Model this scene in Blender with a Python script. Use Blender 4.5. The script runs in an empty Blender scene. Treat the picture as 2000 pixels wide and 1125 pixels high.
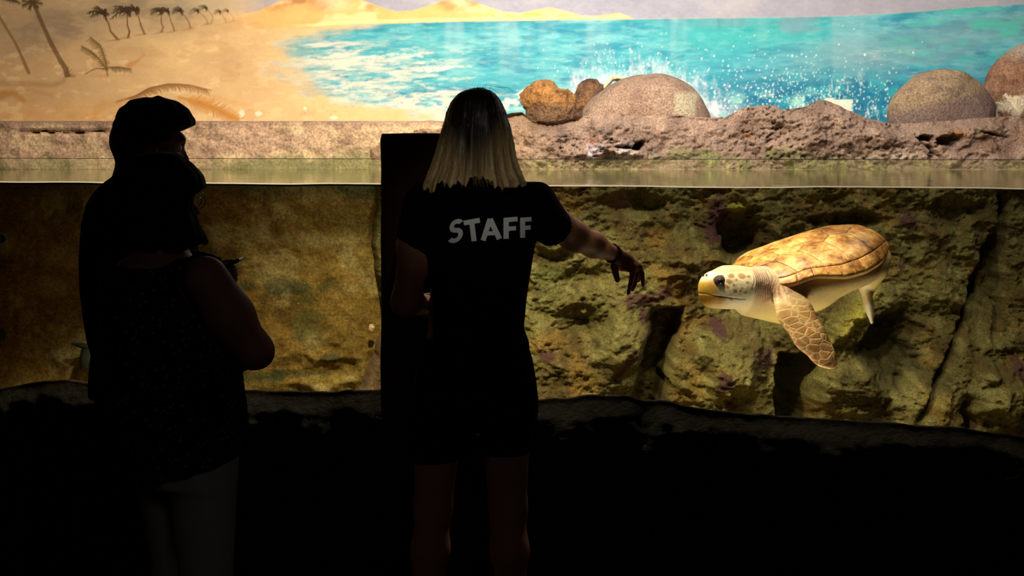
import bpy, bmesh, math, random
import numpy as np
from mathutils import Vector, Matrix, Quaternion

# ------------------------------------------------------------------ camera
SC = bpy.context.scene
COL = SC.collection
F = 2778.0                       # focal length in pixels of the 2000 px wide frame
TILT = math.atan(268.5 / F)      # camera looks slightly down; eye level is row 294
EYE = np.array([0.0, 0.0, 1.50])
cam_d = bpy.data.cameras.new('camera'); cam = bpy.data.objects.new('camera', cam_d); COL.objects.link(cam)
cam.location = EYE; cam.rotation_euler = (math.pi/2 - TILT, 0, 0)
cam_d.sensor_width = 36.0; cam_d.lens = 36.0 * F / 2000.0; cam_d.clip_start = 0.05; cam_d.clip_end = 100
SC.camera = cam

# ------------------------------------------------------------------ world, lights, exposure
SC.view_settings.view_transform = 'Standard'; SC.view_settings.look = 'None'
SC.view_settings.gamma = 1.0; SC.view_settings.use_curve_mapping = False
SC.view_settings.exposure = 0.0
w = bpy.data.worlds.new('world'); SC.world = w; w.use_nodes = True
w.node_tree.nodes['Background'].inputs[0].default_value = (0.6, 0.7, 1.0, 1)
w.node_tree.nodes['Background'].inputs[1].default_value = 0.0005
SC.cycles.max_bounces = 6; SC.cycles.diffuse_bounces = 3; SC.cycles.glossy_bounces = 3
SC.cycles.transparent_max_bounces = 12; SC.cycles.transmission_bounces = 2
SC.cycles.caustics_reflective = False; SC.cycles.caustics_refractive = False
SC.cycles.sample_clamp_indirect = 3.0

def lamp(name, kind, loc, target, power, color, size=0.2, angle=60, blend=0.6, sizey=None):
    d = bpy.data.lights.new(name, kind); d.energy = power; d.color = color
    if kind == 'SPOT':
        d.spot_size = math.radians(angle); d.spot_blend = blend; d.shadow_soft_size = size
    if kind == 'AREA':
        d.size = size
        if sizey: d.shape = 'RECTANGLE'; d.size_y = sizey
    o = bpy.data.objects.new(name, d); COL.objects.link(o); o.location = loc
    o.rotation_euler = (Vector(target) - Vector(loc)).to_track_quat('-Z', 'Y').to_euler()
    return o
WARM = (1.0, 0.86, 0.66)
# halide lamps hung above the tank, behind the dark soffit over the glass
lamp('mural_lamp', 'AREA', (0.55, 7.3, 3.5), (0.5, 9.4, 1.75), 54, (1, .94, .84), 0.3)
lamp('mural_lamp', 'AREA', (2.6, 7.3, 3.4), (2.6, 9.4, 1.6), 22, (1, .95, .88), 0.3)
lamp('mural_lamp', 'AREA', (-0.9, 7.4, 3.3), (-0.8, 9.4, 1.5), 8, (1, .82, .58), 0.3)
lamp('tank_lamp', 'SPOT', (0.30, 4.87, 2.10), (1.12, 5.4, 0.95), 178, WARM, 0.05, 50, 0.9)
lamp('tank_lamp', 'SPOT', (1.3, 5.15, 2.9), (1.25, 5.6, 0.95), 36, WARM, 0.08, 50, 0.9)
lamp('tank_lamp', 'AREA', (0.9, 5.9, 3.3), (1.0, 7.4, 0.4), 60, WARM, 0.25)
lamp('tank_lamp', 'AREA', (-0.5, 6.1, 3.3), (-0.6, 8.5, 0.5), 165, (1, .86, .62), 0.25)
lamp('tank_lamp', 'AREA', (2.3, 6.2, 3.2), (2.5, 7.6, 0.5), 22, WARM, 0.25)
lamp('belly_fill', 'AREA', (1.0, 5.0, 0.15), (1.2, 5.6, 0.95), 7, (1, .86, .6), 0.5)  # unseen underwater fill, added to brighten the turtle's belly; not a hung lamp
# weak light from the visitor hall side, with an added spot
lamp('hall_fill', 'SPOT', (0.1, 0.9, 2.45), (-0.07, 4.0, 1.41), 44, (1, .95, .85), 0.05, 11, 1.0)  # unseen narrow spot, added to brighten the STAFF print and hair
lamp('hall_fill', 'AREA', (0.5, 0.2, 2.5), (0.3, 4.2, 0.6), 1.6, (1, .9, .8), 0.8)

# ------------------------------------------------------------------ projection helpers
def P(px, py, Y):
    """point at depth Y seen at pixel (px,py) of the 2000x1125 photograph"""
    a = (px - 1000.0) / F; b = (562.5 - py) / F
    c, s = math.cos(TILT), math.sin(TILT)
    dx, dy, dz = a, c + b*s, -s + b*c
    k = Y / dy
    return np.array([dx*k, Y, EYE[2] + dz*k])
def UV(X, Y, Z):
    """inverse, vectorised"""
    c, s = math.cos(TILT), math.sin(TILT)
    z = Z - EYE[2]
    dep = Y*c - z*s
    return 1000 + F*X/dep, 562.5 - F*(Y*s + z*c)/dep

def lin(c):
    c = np.asarray(c, float)/255.0
    return np.where(c <= 0.04045, c/12.92, ((c+0.055)/1.055)**2.4)
def smooth(a, b, x):
    t = np.clip((x-a)/(b-a+1e-12), 0, 1); return t*t*(3-2*t)

# ------------------------------------------------------------------ noise
def _hash(ix, iy, iz, seed):
    h = (ix.astype(np.int64)*374761393 + iy.astype(np.int64)*668265263 + iz.astype(np.int64)*2147483647 + seed*974634777) & 0xffffffff
    h = ((h ^ (h >> 13)) * 1274126177) & 0xffffffff
    h = ((h ^ (h >> 16)) * 2246822519) & 0xffffffff
    return ((h ^ (h >> 15)) & 0xffffff) / float(0xffffff)
def vnoise(x, y, z=0.0, seed=0):
    x, y, z = np.broadcast_arrays(np.asarray(x, float), np.asarray(y, float), np.asarray(z, float))
    ix, iy, iz = np.floor(x), np.floor(y), np.floor(z)
    fx, fy, fz = x-ix, y-iy, z-iz
    ux, uy, uz = [t*t*t*(t*(t*6-15)+10) for t in (fx, fy, fz)]
    r = 0
    flat = not np.any(fz)
    for dx in (0, 1):
        for dy in (0, 1):
            for dz in ((0,) if flat else (0, 1)):
                wgt = (ux if dx else 1-ux)*(uy if dy else 1-uy)*((uz if dz else 1-uz))
                r = r + wgt*_hash(ix+dx, iy+dy, iz+dz, seed)
    return r*2-1
def fbm(x, y, z=0.0, octv=4, seed=0, gain=0.5, ridge=False):
    a, s, r = 1.0, 0.0, 0.0; f = 1.0
    for o in range(octv):
        n = vnoise(np.asarray(x)*f+o*17.3, np.asarray(y)*f+o*9.1, (np.asarray(z)*f if np.any(z) else 0.0), seed+o)
        if ridge: n = 1-2*np.abs(n)
        r = r + a*n; s += a; a *= gain; f *= 2.03
    return r/s

# ------------------------------------------------------------------ materials
def mat(name, base=(0.5, 0.5, 0.5), rough=0.8, spec=0.3, attr=None, n_scale=None, n_amt=0.0, bump=0.0, b_scale=80.0, b_dist=0.01,
        metal=0.0, b_detail=6.0, fleck=None, coords='Object'):
    m = bpy.data.materials.new(name); m.use_nodes = True
    nt = m.node_tree; N = nt.nodes; L = nt.links
    b = N['Principled BSDF']
    b.inputs['Roughness'].default_value = rough; b.inputs['Metallic'].default_value = metal
    b.inputs['Specular IOR Level'].default_value = spec
    tc = N.new('ShaderNodeTexCoord')
    if attr:
        a = N.new('ShaderNodeVertexColor'); a.layer_name = attr; col = a.outputs['Color']
    else:
        a = N.new('ShaderNodeRGB'); a.outputs[0].default_value = (*base, 1); col = a.outputs[0]
    if n_scale:
        nz = N.new('ShaderNodeTexNoise'); nz.inputs['Scale'].default_value = n_scale; nz.inputs['Detail'].default_value = 5
        L.new(tc.outputs[coords], nz.inputs['Vector'])
        mr = N.new('ShaderNodeMapRange'); mr.inputs[1].default_value = 0.25; mr.inputs[2].default_value = 0.75
        mr.inputs[3].default_value = 1-n_amt; mr.inputs[4].default_value = 1+n_amt
        L.new(nz.outputs['Fac'], mr.inputs[0])
        mx = N.new('ShaderNodeVectorMath'); mx.operation = 'SCALE'
        L.new(col, mx.inputs[0]); L.new(mr.outputs[0], mx.inputs['Scale']); col = mx.outputs[0]
    if fleck:
        fc, fs, ft = fleck
        vo = N.new('ShaderNodeTexVoronoi'); vo.inputs['Scale'].default_value = fs
        L.new(tc.outputs[coords], vo.inputs['Vector'])
        lt = N.new('ShaderNodeMath'); lt.operation = 'LESS_THAN'; lt.inputs[1].default_value = ft
        L.new(vo.outputs['Distance'], lt.inputs[0])
        mm = N.new('ShaderNodeMix'); mm.data_type = 'RGBA'; mm.inputs[7].default_value = (*fc, 1)
        L.new(lt.outputs[0], mm.inputs[0]); L.new(col, mm.inputs[6]); col = mm.outputs[2]
    L.new(col, b.inputs['Base Color'])
    if bump:
        n2 = N.new('ShaderNodeTexNoise'); n2.inputs['Scale'].default_value = b_scale; n2.inputs['Detail'].default_value = b_detail
        n2.inputs['Roughness'].default_value = 0.65
        L.new(tc.outputs[coords], n2.inputs['Vector'])
        bp = N.new('ShaderNodeBump'); bp.inputs['Strength'].default_value = bump; bp.inputs['Distance'].default_value = b_dist
        L.new(n2.outputs['Fac'], bp.inputs['Height']); L.new(bp.outputs[0], b.inputs['Normal'])
    return m

# ------------------------------------------------------------------ object helpers
def link(name, me, m=None, parent=None, smooth_=True, **props):
    o = bpy.data.objects.new(name, me); COL.objects.link(o)
    if m is not None: me.materials.append(m)
    if len(me.polygons): me.polygons.foreach_set('use_smooth', np.full(len(me.polygons), bool(smooth_)))
    if parent is not None:
        o.parent = parent; o.matrix_parent_inverse = parent.matrix_world.inverted()
    for k, v in props.items(): o[k] = v
    return o
def mesh_np(name, V, Q, col=None):
    """mesh from numpy verts and quad/tri faces (list of arrays)"""
    me = bpy.data.meshes.new(name)
    V = np.ascontiguousarray(V, np.float32)
    Qs = Q if isinstance(Q, list) else [Q]
    me.vertices.add(len(V)); me.vertices.foreach_set('co', V.ravel())
    loops = np.concatenate([q.ravel() for q in Qs]).astype(np.int32)
    tot = np.concatenate([np.full(len(q), q.shape[1]) for q in Qs]).astype(np.int32)
    st = np.concatenate([[0], np.cumsum(tot)[:-1]]).astype(np.int32)
    me.loops.add(len(loops)); me.loops.foreach_set('vertex_index', loops)
    me.polygons.add(len(tot)); me.polygons.foreach_set('loop_start', st)
    me.update(calc_edges=True); me.validate()
    if col is not None: paint(me, col)
    return me
def paint(me, col, name='Col'):
    at = me.color_attributes.new(name, 'FLOAT_COLOR', 'POINT')
    c4 = np.ones((len(me.vertices), 4), np.float32); c4[:, :3] = col
    at.data.foreach_set('color', c4.ravel())
def grid_faces(nr, nc, flip=False):
    i = np.arange(nr-1)[:, None]*nc + np.arange(nc-1)[None, :]
    i = i.ravel()
    q = np.stack([i, i+1, i+nc+1, i+nc], 1)
    return q[:, ::-1] if flip else q
def empty(name, loc, label, cat, group=None):
    o = bpy.data.objects.new(name, None); COL.objects.link(o); o.location = loc; o.empty_display_size = 0.1
    bpy.context.view_layer.update()
    o['label'] = label; o['category'] = cat
    if group: o['group'] = group
    return o
def box(name, lo, hi, m, parent=None, bev=0.0, **props):
    bm = bmesh.new(); bmesh.ops.create_cube(bm, size=1)
    lo, hi = Vector(lo), Vector(hi)
    for v in bm.verts: v.co = Vector([(lo[i]+hi[i])/2 + v.co[i]*(hi[i]-lo[i]) for i in range(3)])
    if bev: bmesh.ops.bevel(bm, geom=bm.edges[:], offset=bev, segments=2, affect='EDGES')
    me = bpy.data.meshes.new(name); bm.to_mesh(me); bm.free()
    return link(name, me, m, parent, smooth_=False, **props)
def tube_np(pts, rad, n=8, closed=False):
    pts = np.asarray(pts, float); k = len(pts); rad = np.broadcast_to(rad, (k,))
    T = np.gradient(pts, axis=0) if not closed else np.roll(pts, -1, 0)-np.roll(pts, 1, 0)
    T /= np.linalg.norm(T, axis=1)[:, None]+1e-9
    up = np.array([0, 0, 1.0]) if abs(T[0, 2]) < 0.9 else np.array([1.0, 0, 0])
    V = []
    n0 = np.cross(T[0], up); n0 /= np.linalg.norm(n0)
    for i in range(k):
        n0 = n0 - T[i]*np.dot(n0, T[i]); n0 /= np.linalg.norm(n0)+1e-9
        b0 = np.cross(T[i], n0)
        a = np.arange(n)*2*math.pi/n
        V.append(pts[i] + rad[i]*(np.cos(a)[:, None]*n0 + np.sin(a)[:, None]*b0))
    V = np.concatenate(V)
    Q = []
    for i in range(k if closed else k-1):
        j = (i+1) % k
        for a in range(n): Q.append((i*n+a, i*n+(a+1) % n, j*n+(a+1) % n, j*n+a))
    return V, np.array(Q)
def join_np(parts):
    V, Q, o = [], [], 0
    for v, q in parts: V.append(v); Q.append(q+o); o += len(v)
    return np.concatenate(V), np.concatenate(Q)

# ------------------------------------------------------------------ signed distance modelling
def smin(a, b, k):
    if k <= 0: return np.minimum(a, b)
    h = np.clip(0.5+0.5*(b-a)/k, 0, 1)
    return b*(1-h)+a*h-k*h*(1-h)
def cone(a, b, ra, rb):
    a = np.asarray(a, float); b = np.asarray(b, float); ba = b-a; L2 = ba@ba
    def f(p):
        pa = p-a; h = np.clip(pa@ba/L2, 0, 1)
        return np.linalg.norm(pa-h[:, None]*ba, axis=1)-(ra+(rb-ra)*h)
    return f
def ell(c, r, R=None):
    c = np.asarray(c, float); r = np.asarray(r, float)
    def f(p):
        q = p-c
        if R is not None: q = q@R          # columns of R are the axes
        k0 = np.linalg.norm(q/r, axis=1); k1 = np.linalg.norm(q/(r*r), axis=1)+1e-9
        return k0*(k0-1)/k1
    return f
def flatcone(a, b, ra, rb, nrm, thin):
    """tapered blade: capsule squashed along nrm by factor thin"""
    a = np.asarray(a, float); b = np.asarray(b, float); nrm = np.asarray(nrm, float); nrm = nrm/np.linalg.norm(nrm)
    def sq(q): return q + np.outer(q@nrm, nrm)*(1/thin-1)
    a2 = sq(a[None])[0]; b2 = sq(b[None])[0]; g = cone(a2, b2, ra, rb)
    return lambda p: g(sq(p))*max(thin, .35)
def stack(rows, n=2.0, ang=0.0):
    """rows: (z, cx, cy, ax, ay) ; elliptical sections along z"""
    R = np.array(sorted(rows), float); ca, sa = math.cos(ang), math.sin(ang)
    def f(p):
        z = p[:, 2]
        cx, cy, ax, ay = [np.interp(z, R[:, 0], R[:, i]) for i in (1, 2, 3, 4)]
        dx, dy = p[:, 0]-cx, p[:, 1]-cy
        u = (dx*ca+dy*sa)/ax; v = (-dx*sa+dy*ca)/ay
        k = (np.abs(u)**n+np.abs(v)**n)**(1/n)
        d = (k-1)*np.minimum(ax, ay)
        return np.maximum(d, np.maximum(z-R[-1, 0], R[0, 0]-z))
    return f
def stackpx(rows, Y, n=2.0, ay=None, yc=0.0):
    """rows: (row, xl, xr[, ay[, dy]]) silhouettes in pixels at depth Y"""
    out = []
    for r in rows:
        row, xl, xr = r[:3]; a_y = r[3] if len(r) > 3 else ay; dy = r[4] if len(r) > 4 else yc
        p0, p1 = P(xl, row, Y), P(xr, row, Y)
        out.append((p0[2], (p0[0]+p1[0])/2, Y+dy, max((p1[0]-p0[0])/2, .004), a_y))
    return stack(out, n)
def union(fs, k=0.02):
    def f(p):
        d = fs[0](p)
        for g in fs[1:]: d = smin(d, g(p), k)
        return d
    return f
def sdf_mesh(f, lo, hi, res, coarse=4, thr=2.6):
    lo = np.asarray(lo, float); hi = np.asarray(hi, float)
    nC = np.ceil((hi-lo)/(res*coarse)).astype(int)+1
    n = nC*coarse
    cs = res*coarse
    ax = [lo[i]+(np.arange(nC[i])+0.5)*cs for i in range(3)]
    G = np.stack(np.meshgrid(*ax, indexing='ij'), -1).reshape(-1, 3)
    D = f(G).reshape(nC)
    big = np.repeat(np.repeat(np.repeat(D, coarse, 0), coarse, 1), coarse, 2).astype(np.float32)
    mask = np.abs(big) < thr*cs
    idx = np.argwhere(mask)
    big = np.where(big > 0, 1.0, -1.0).astype(np.float32)
    pts = lo+(idx+0.5)*res
    vals = np.empty(len(pts), np.float32)
    for s in range(0, len(pts), 400000): vals[s:s+400000] = f(pts[s:s+400000])
    big[mask] = vals
    big[0] = big[-1] = 1; big[:, 0] = big[:, -1] = 1; big[:, :, 0] = big[:, :, -1] = 1
    s = big < 0
    cnt = np.zeros(np.array(s.shape)-1, np.int8)
    for dx in (0, 1):
        for dy in (0, 1):
            for dz in (0, 1):
                cnt += s[dx:s.shape[0]-1+dx, dy:s.shape[1]-1+dy, dz:s.shape[2]-1+dz]
    act = np.argwhere((cnt > 0) & (cnt < 8))
    vid = -np.ones(cnt.shape, np.int64); vid[tuple(act.T)] = np.arange(len(act))
    acc = np.zeros((len(act), 3)); num = np.zeros(len(act))
    C = [(a, b, c) for a in (0, 1) for b in (0, 1) for c in (0, 1)]
    for a in C:
        for axn in range(3):
            if a[axn]: continue
            b = list(a); b[axn] = 1
            va = big[tuple((act+a).T)]; vb = big[tuple((act+b).T)]
            m = (va < 0) != (vb < 0)
            t = np.where(m, va/(va-vb+1e-20), 0)
            pt = np.array(a)+t[:, None]*(np.array(b)-np.array(a))
            acc[m] += pt[m]; num[m] += 1
    V = lo+(act+0.5+acc/num[:, None])*res
    Q = []
    for axn in range(3):
        a2, a3 = (axn+1) % 3, (axn+2) % 3
        s0 = np.take(s, range(0, s.shape[axn]-1), axn); s1 = np.take(s, range(1, s.shape[axn]), axn)
        e = np.argwhere(s0 != s1)
        e = e[(e[:, a2] > 0) & (e[:, a3] > 0) & (e[:, a2] < s.shape[a2]-1) & (e[:, a3] < s.shape[a3]-1)]
        inside = s[tuple(e.T)]
        o2 = np.zeros(3, int); o2[a2] = 1; o3 = np.zeros(3, int); o3[a3] = 1
        q = np.stack([vid[tuple((e-o2-o3).T)], vid[tuple((e-o3).T)], vid[tuple(e.T)], vid[tuple((e-o2).T)]], 1)
        q[~inside] = q[~inside][:, ::-1]
        Q.append(q)
    Q = np.concatenate(Q); Q = Q[(Q >= 0).all(1)]
    return V, Q
def relax(V, Q, it=2, lam=0.5):
    n = len(V)
    E = np.concatenate([Q[:, [0, 1]], Q[:, [1, 2]], Q[:, [2, 3]], Q[:, [3, 0]]])
    for _ in range(it):
        acc = np.zeros_like(V); cnt = np.zeros(n)
        for a, b in ((0, 1), (1, 0)):
            for c in range(3): acc[:, c] += np.bincount(E[:, a], V[E[:, b], c], n)
            cnt += np.bincount(E[:, a], minlength=n)
        V = V+lam*(acc/cnt[:, None]-V)
    return V
def sdf_obj(name, f, lo, hi, res, m, parent=None, it=2, colf=None, disp=None, **props):
    V, Q = sdf_mesh(f, lo, hi, res)
    V = relax(V, Q, it)
    if disp is not None: V = disp(V)
    me = mesh_np(name, V, Q, colf(V) if colf else None)
    return link(name, me, m, parent, **props)
# ------------------------------------------------------------------ setting: levels and planes
GL = P(0, 356, 5.2); WZ = float(GL[2])                  # water level
def depth_for(row):                                       # depth at which the water level is seen at a row
    c, s = math.cos(TILT), math.sin(TILT); b = (562.5-row)/F
    return (WZ-EYE[2])*(c+b*s)/(-s+b*c)
GR = P(2000, 368.5, depth_for(368.5))
YB = float(depth_for(331))                              # back of the pool at water level
ZPANE = float(P(0, 309.5, 5.2)[2])                       # upper edge of the pane, just above the water
YM = YB+0.85                                              # painted wall
gdir = (GR-GL)[:2]/np.linalg.norm((GR-GL)[:2]); gnor = np.array([-gdir[1], gdir[0]])
def glass_y(x): return GL[1]+(np.asarray(x)-GL[0])*gdir[1]/gdir[0]
def Yglass(px): # depth of glass seen at column px (near eye level)
    a = (px-1000.0)/F
    return (GL[1]-GL[0]*gdir[1]/gdir[0])/(1-a*gdir[1]/gdir[0])

# ---- painted wall -------------------------------------------------
def seg_dist(U, V, a, b):
    ax, ay = a; bx, by = b; dx, dy = bx-ax, by-ay; L2 = dx*dx+dy*dy+1e-9
    t = np.clip(((U-ax)*dx+(V-ay)*dy)/L2, 0, 1)
    return np.hypot(U-ax-t*dx, V-ay-t*dy), t
def mural_color(U, V):
    n = len(U); C = np.zeros((n, 3))
    def mixin(c, a):
        nonlocal C
        a = np.clip(a, 0, 1)[:, None]; C = C*(1-a)+lin(c)*a
    n1 = fbm(U/120, V/60, 0, 4, 1); n2 = fbm(U/30, V/12, 0, 4, 5); n3 = fbm(U/9, V/5, 0, 3, 9); n4 = fbm(U/300, V/300, 0, 3, 12)
    # sand
    C[:] = lin((226, 190, 138))
    mixin((204, 168, 128), 0.5+0.8*n1); mixin((238, 205, 150), 0.5*smooth(300, 650, U)+0.3*n4)
    mixin((172, 138, 104), smooth(330, 60, U)*0.55)
    mixin((225, 170, 105), smooth(175, 232, V)*smooth(420, 100, U)*0.45)
    mixin((244, 205, 140), smooth(560, 480, np.abs(U-600)*2+300)*0.0)
    # yellow drifts and pale strokes
    mixin((240, 208, 158), smooth(.25, .5, n2)*0.4); mixin((196, 150, 100), smooth(.3, .6, fbm(U/50, V/25, 0, 3, 21))*0.35)
    # sky
    horizon = np.interp(U, [-600, 300, 520, 700, 900, 1230, 1600, 1750, 1900, 2000, 2600], [75, 60, 58, 48, 42, 38, 33, 26, 14, 8, -30])
    land = np.interp(U, [-600, 0, 100, 180, 330, 420, 500, 530, 560, 620, 690, 725, 755, 775, 805, 830, 862, 900, 925, 955, 985, 1015, 1040, 1072, 1105, 1135, 1155, 1180, 1210, 1235, 1300],
                     [90, 72, 64, 56, 50, 34, 24, 10, -4, -18, -6, 8, 18, 23, 21, 14, 3, -2, 4, 14, 24, 26, 21, 15, 22, 31, 35, 29, 26, 36, 60]) + 1.0*n3
    sky = smooth(2.5, -2.5, V-np.minimum(land, horizon))
    skl = smooth(60, -10, V-land)*smooth(470, 330, U)
    base_sky = sky*smooth(430, 560, U)
    C = C*(1-np.clip(base_sky, 0, 1))[:, None]+(lin((160, 160, 178))[None]*(1+0.14*n1+0.05*n3)[:, None])*np.clip(base_sky, 0, 1)[:, None]
    mixin((192, 186, 188), base_sky*smooth(.1, .5, n1)*.5)
    mixin((163, 158, 172), base_sky*smooth(1150, 1700, U)*.5)
    mixin((150, 132, 112), skl*0.55+0.2*skl*n1); mixin((112, 100, 88), skl*smooth(-.1, .5, n2+n1)*.4*smooth(330, 100, np.abs(U-190)))
    mixin((168, 170, 160), smooth(26, -6, np.abs(V-10))*smooth(500, 440, U)*smooth(240, 420, U)*.4)
    # dunes
    dune = (1-sky)*smooth(3, -6, V-horizon)*smooth(430, 540, U)*smooth(1240, 1225, U)
    mixin((232, 180, 108), dune*.75); mixin((176, 120, 74), dune*smooth(-.1, .45, fbm(U/28+V/40, V/30, 0, 3, 31))*smooth(32, 2, V)*.8)
    mixin((248, 222, 172), dune*smooth(0.1, .5, fbm(U/40, V/22, 0, 3, 35))*.6)
    for px, hw in ((625, 30), (872, 16), (1070, 10), (1180, 8)):   # shaded dune crests
        mixin((160, 104, 60), dune*np.exp(-((U-px+8-(V*.6))/hw)**2)*smooth(30, -5, V)*.75)
        mixin((246, 226, 188), dune*np.exp(-((U-px-24-(V*.8))/(hw*1.1))**2)*smooth(34, 0, V)*.6)
    mixin((250, 226, 168), smooth(5, 0, np.abs(V-horizon+5+1.5*n2))*smooth(560, 620, U)*smooth(1240, 1200, U)*.7)
    # sea
    left = np.interp(V, [30, 45, 60, 80, 100, 140, 170, 190, 205, 215, 230, 245], [900, 740, 640, 575, 560, 570, 590, 640, 690, 800, 835, 850])
    n5 = fbm(U/26, V/9, 0, 4, 15)
    sea = smooth(-1.5, 1.5, V-horizon-0.6*n3)*smooth(-45, 75, U-left+50*n2+30*n5)
    sea = np.maximum(sea, smooth(-1.5, 1.5, V-horizon)*smooth(930, 960, U))
    seac = lin((74, 168, 186))[None]*np.ones((n, 1))
    def sm(c, a):
        nonlocal seac
        a = np.clip(a, 0, 1)[:, None]; seac = seac*(1-a)+lin(c)*a
    g1 = fbm(U/110, V/22+U/700, 0, 5, 41, gain=.6); g2 = fbm(U/60, V/13-U/600, 0, 5, 51, gain=.6); g3 = fbm(U/24, V/6, 0, 4, 55)
    sm((38, 132, 158), smooth(78, 38, V)*.6+.3*n2); sm((116, 190, 200), smooth(-.1, .5, g1)*.75)
    sm((30, 124, 160), smooth(.0, .5, g2)*.65); sm((140, 200, 206), smooth(.05, .5, g3)*.35); sm((44, 140, 168), smooth(.05, .5, -g3)*.35)
    sm((64, 182, 176), smooth(1180, 1420, U)*smooth(1800, 1500, U)*smooth(130, 60, V)*.55)
    sm((116, 152, 168), smooth(-.1, .4, fbm(U/170, V/40, 0, 4, 61))*smooth(1250, 1500, U)*smooth(185, 90, V)*.75)
    sm((126, 158, 172), smooth(46, 10, np.abs(V-112+(U-1600)*.16))*smooth(1450, 1650, U)*.5)
    sm((78, 186, 172), smooth(.0, .45, fbm(U/60, V/16+U/160, 0, 4, 66))*smooth(1650, 1850, U)*smooth(150, 60, V)*.75)
    sm((16, 116, 156), smooth(118, 190, V)*smooth(1340, 1450, U)*.85); sm((6, 92, 136), smooth(-.1, .45, n2)*smooth(130, 200, V)*smooth(1360, 1500, U)*.55)
    sm((60, 178, 190), smooth(.1, .5, fbm(U/26, V/22, 0, 4, 71))*smooth(115, 170, V)*smooth(1360, 1500, U)*.55)
    sm((160, 196, 206), smooth(.15, .6, fbm(U/55, V/500, 0, 3, 81))*smooth(190, 60, V)*.35)
    sm((34, 118, 150), smooth(.25, .7, fbm(U/26, V/160, 0, 3, 83))*smooth(100, 50, V)*.3)
    a = np.clip(sea, 0, 1)[:, None]; C = C*(1-a)+seac*a
    # foam on the left half of the sea
    f1 = fbm(U/52, V/9+U/150, 0, 6, 91, gain=.62); f2 = fbm(U/24, V/6-U/190, 0, 5, 92, gain=.6)
    fw = smooth(1000, 600, U+(90-V)*1.3)
    mixin((228, 218, 204), sea*smooth(.28-.62*fw, .75-.45*fw, f1)*smooth(60, 92, V)*(.25+.6*fw))
    mixin((226, 222, 212), sea*smooth(.05, .5, f2)*smooth(1010, 800, U)*smooth(75, 110, V)*.6)
    mixin((92, 168, 184), sea*smooth(.0, .45, fbm(U/30, V/5+U/140, 0, 5, 94))*smooth(900, 700, U)*.5)
    mixin((236, 224, 200), sea*smooth(-.15, .3, fbm(U/38, V/14, 0, 5, 93))*smooth(160, 210, V)*smooth(1010, 880, U)*.85)
    mixin((40, 140, 184), sea*smooth(.08, .35, fbm(U/20, V/7, 0, 5, 95))*smooth(160, 185, V)*smooth(740, 790, U)*smooth(1010, 930, U)*.7)
    for (fx, fy, rx, ry, tl) in ((835, 137, 45, 5, -.12), (720, 112, 60, 4, -.1), (890, 130, 26, 3, 0), (1000, 200, 46, 16, -.6)):
        q = ((U-fx)/rx)**2+((V-fy-tl*(U-fx))/ry)**2
        mixin((232, 228, 220), smooth(1.3, .0, q+1.2*n3+1.2*n2)*.6)
    # breaking wave behind the boulders
    bx = np.interp(U, [1040, 1100, 1150, 1200, 1260, 1330, 1380, 1420, 1480], [205, 178, 152, 138, 134, 150, 178, 200, 225])
    sp = fbm(U/9, V/26, 0, 5, 101, gain=.65)
    m = smooth(-34, 44, V-bx+52*sp+10*n3)*smooth(1060, 1120, U)*smooth(1480, 1400, U)
    mixin((224, 222, 232), m*.78)
    m = smooth(.0, .3, fbm(U/10, V/8, 0, 5, 105, gain=.6))*smooth(1350, 1375, U)*smooth(1450, 1400, U)*smooth(120, 175, V)
    mixin((20, 136, 170), m*.6)
    m = smooth(.1, .4, fbm(U/10, V/12, 0, 5, 106, gain=.6))*smooth(1080, 1130, U)*smooth(1360, 1300, U)*smooth(90, 130, V)
    mixin((120, 200, 206), m*.45)
    m = smooth(.0, .4, fbm(U/30, V/13, 0, 4, 111))*smooth(1390, 1440, U)*smooth(1650, 1560, U)*smooth(172, 200, V)
    mixin((150, 214, 206), m*.8)
    m = smooth(.25, .55, fbm(U/5, V/16, 0, 4, 115, gain=.6))*smooth(1600, 1640, U)*smooth(1740, 1700, U)*smooth(120, 170, V)
    mixin((190, 220, 226), m*.7)
    m = smooth(.2, .5, fbm(U/8, V/8, 0, 4, 117))*smooth(1690, 1740, U)*smooth(214, 228, V); mixin((150, 205, 200), m*.7)
    # drops of spray
    rs = np.random.RandomState(4)
    k = 900
    cx = np.concatenate([rs.normal(1550, 115, k), rs.normal(1235, 80, 190)]); cy = np.concatenate([232-np.abs(rs.normal(0, 58, k)), 160-np.abs(rs.normal(0, 38, 150))])
    rr = rs.uniform(.5, 1.0, len(cx))+1.1*rs.uniform(0, 1, len(cx))**5
    for x0, y0, r0 in zip(cx, cy, rr):
        i = np.where((np.abs(U-x0) < 4) & (np.abs(V-y0) < 4))[0]
        if len(i):
            d = np.hypot(U[i]-x0, (V[i]-y0)*.8); al = smooth(r0+.8, r0-.5, d)[:, None]*rs.uniform(.45, .95)
            C[i] = C[i]*(1-al)+lin((226, 240, 240))*al
    def stroke(pts, w0, w1, c, al, soft=.8):
        nonlocal C
        pts = np.array(pts, float); tot = len(pts)-1
        lo_, hi_ = pts.min(0)-w0-w1-2, pts.max(0)+w0+w1+2
        i = np.where((U > lo_[0]) & (U < hi_[0]) & (V > lo_[1]) & (V < hi_[1]))[0]
        if not len(i): return
        best = np.full(len(i), -9.0)
        for q in range(tot):
            d, t = seg_dist(U[i], V[i], pts[q], pts[q+1]); w_ = w0+(w1-w0)*(q+t)/tot
            best = np.maximum(best, w_-d)
        a_ = (smooth(-soft, soft, best)*al)[:, None]
        C[i] = C[i]*(1-a_)+lin(c)*a_
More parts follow.
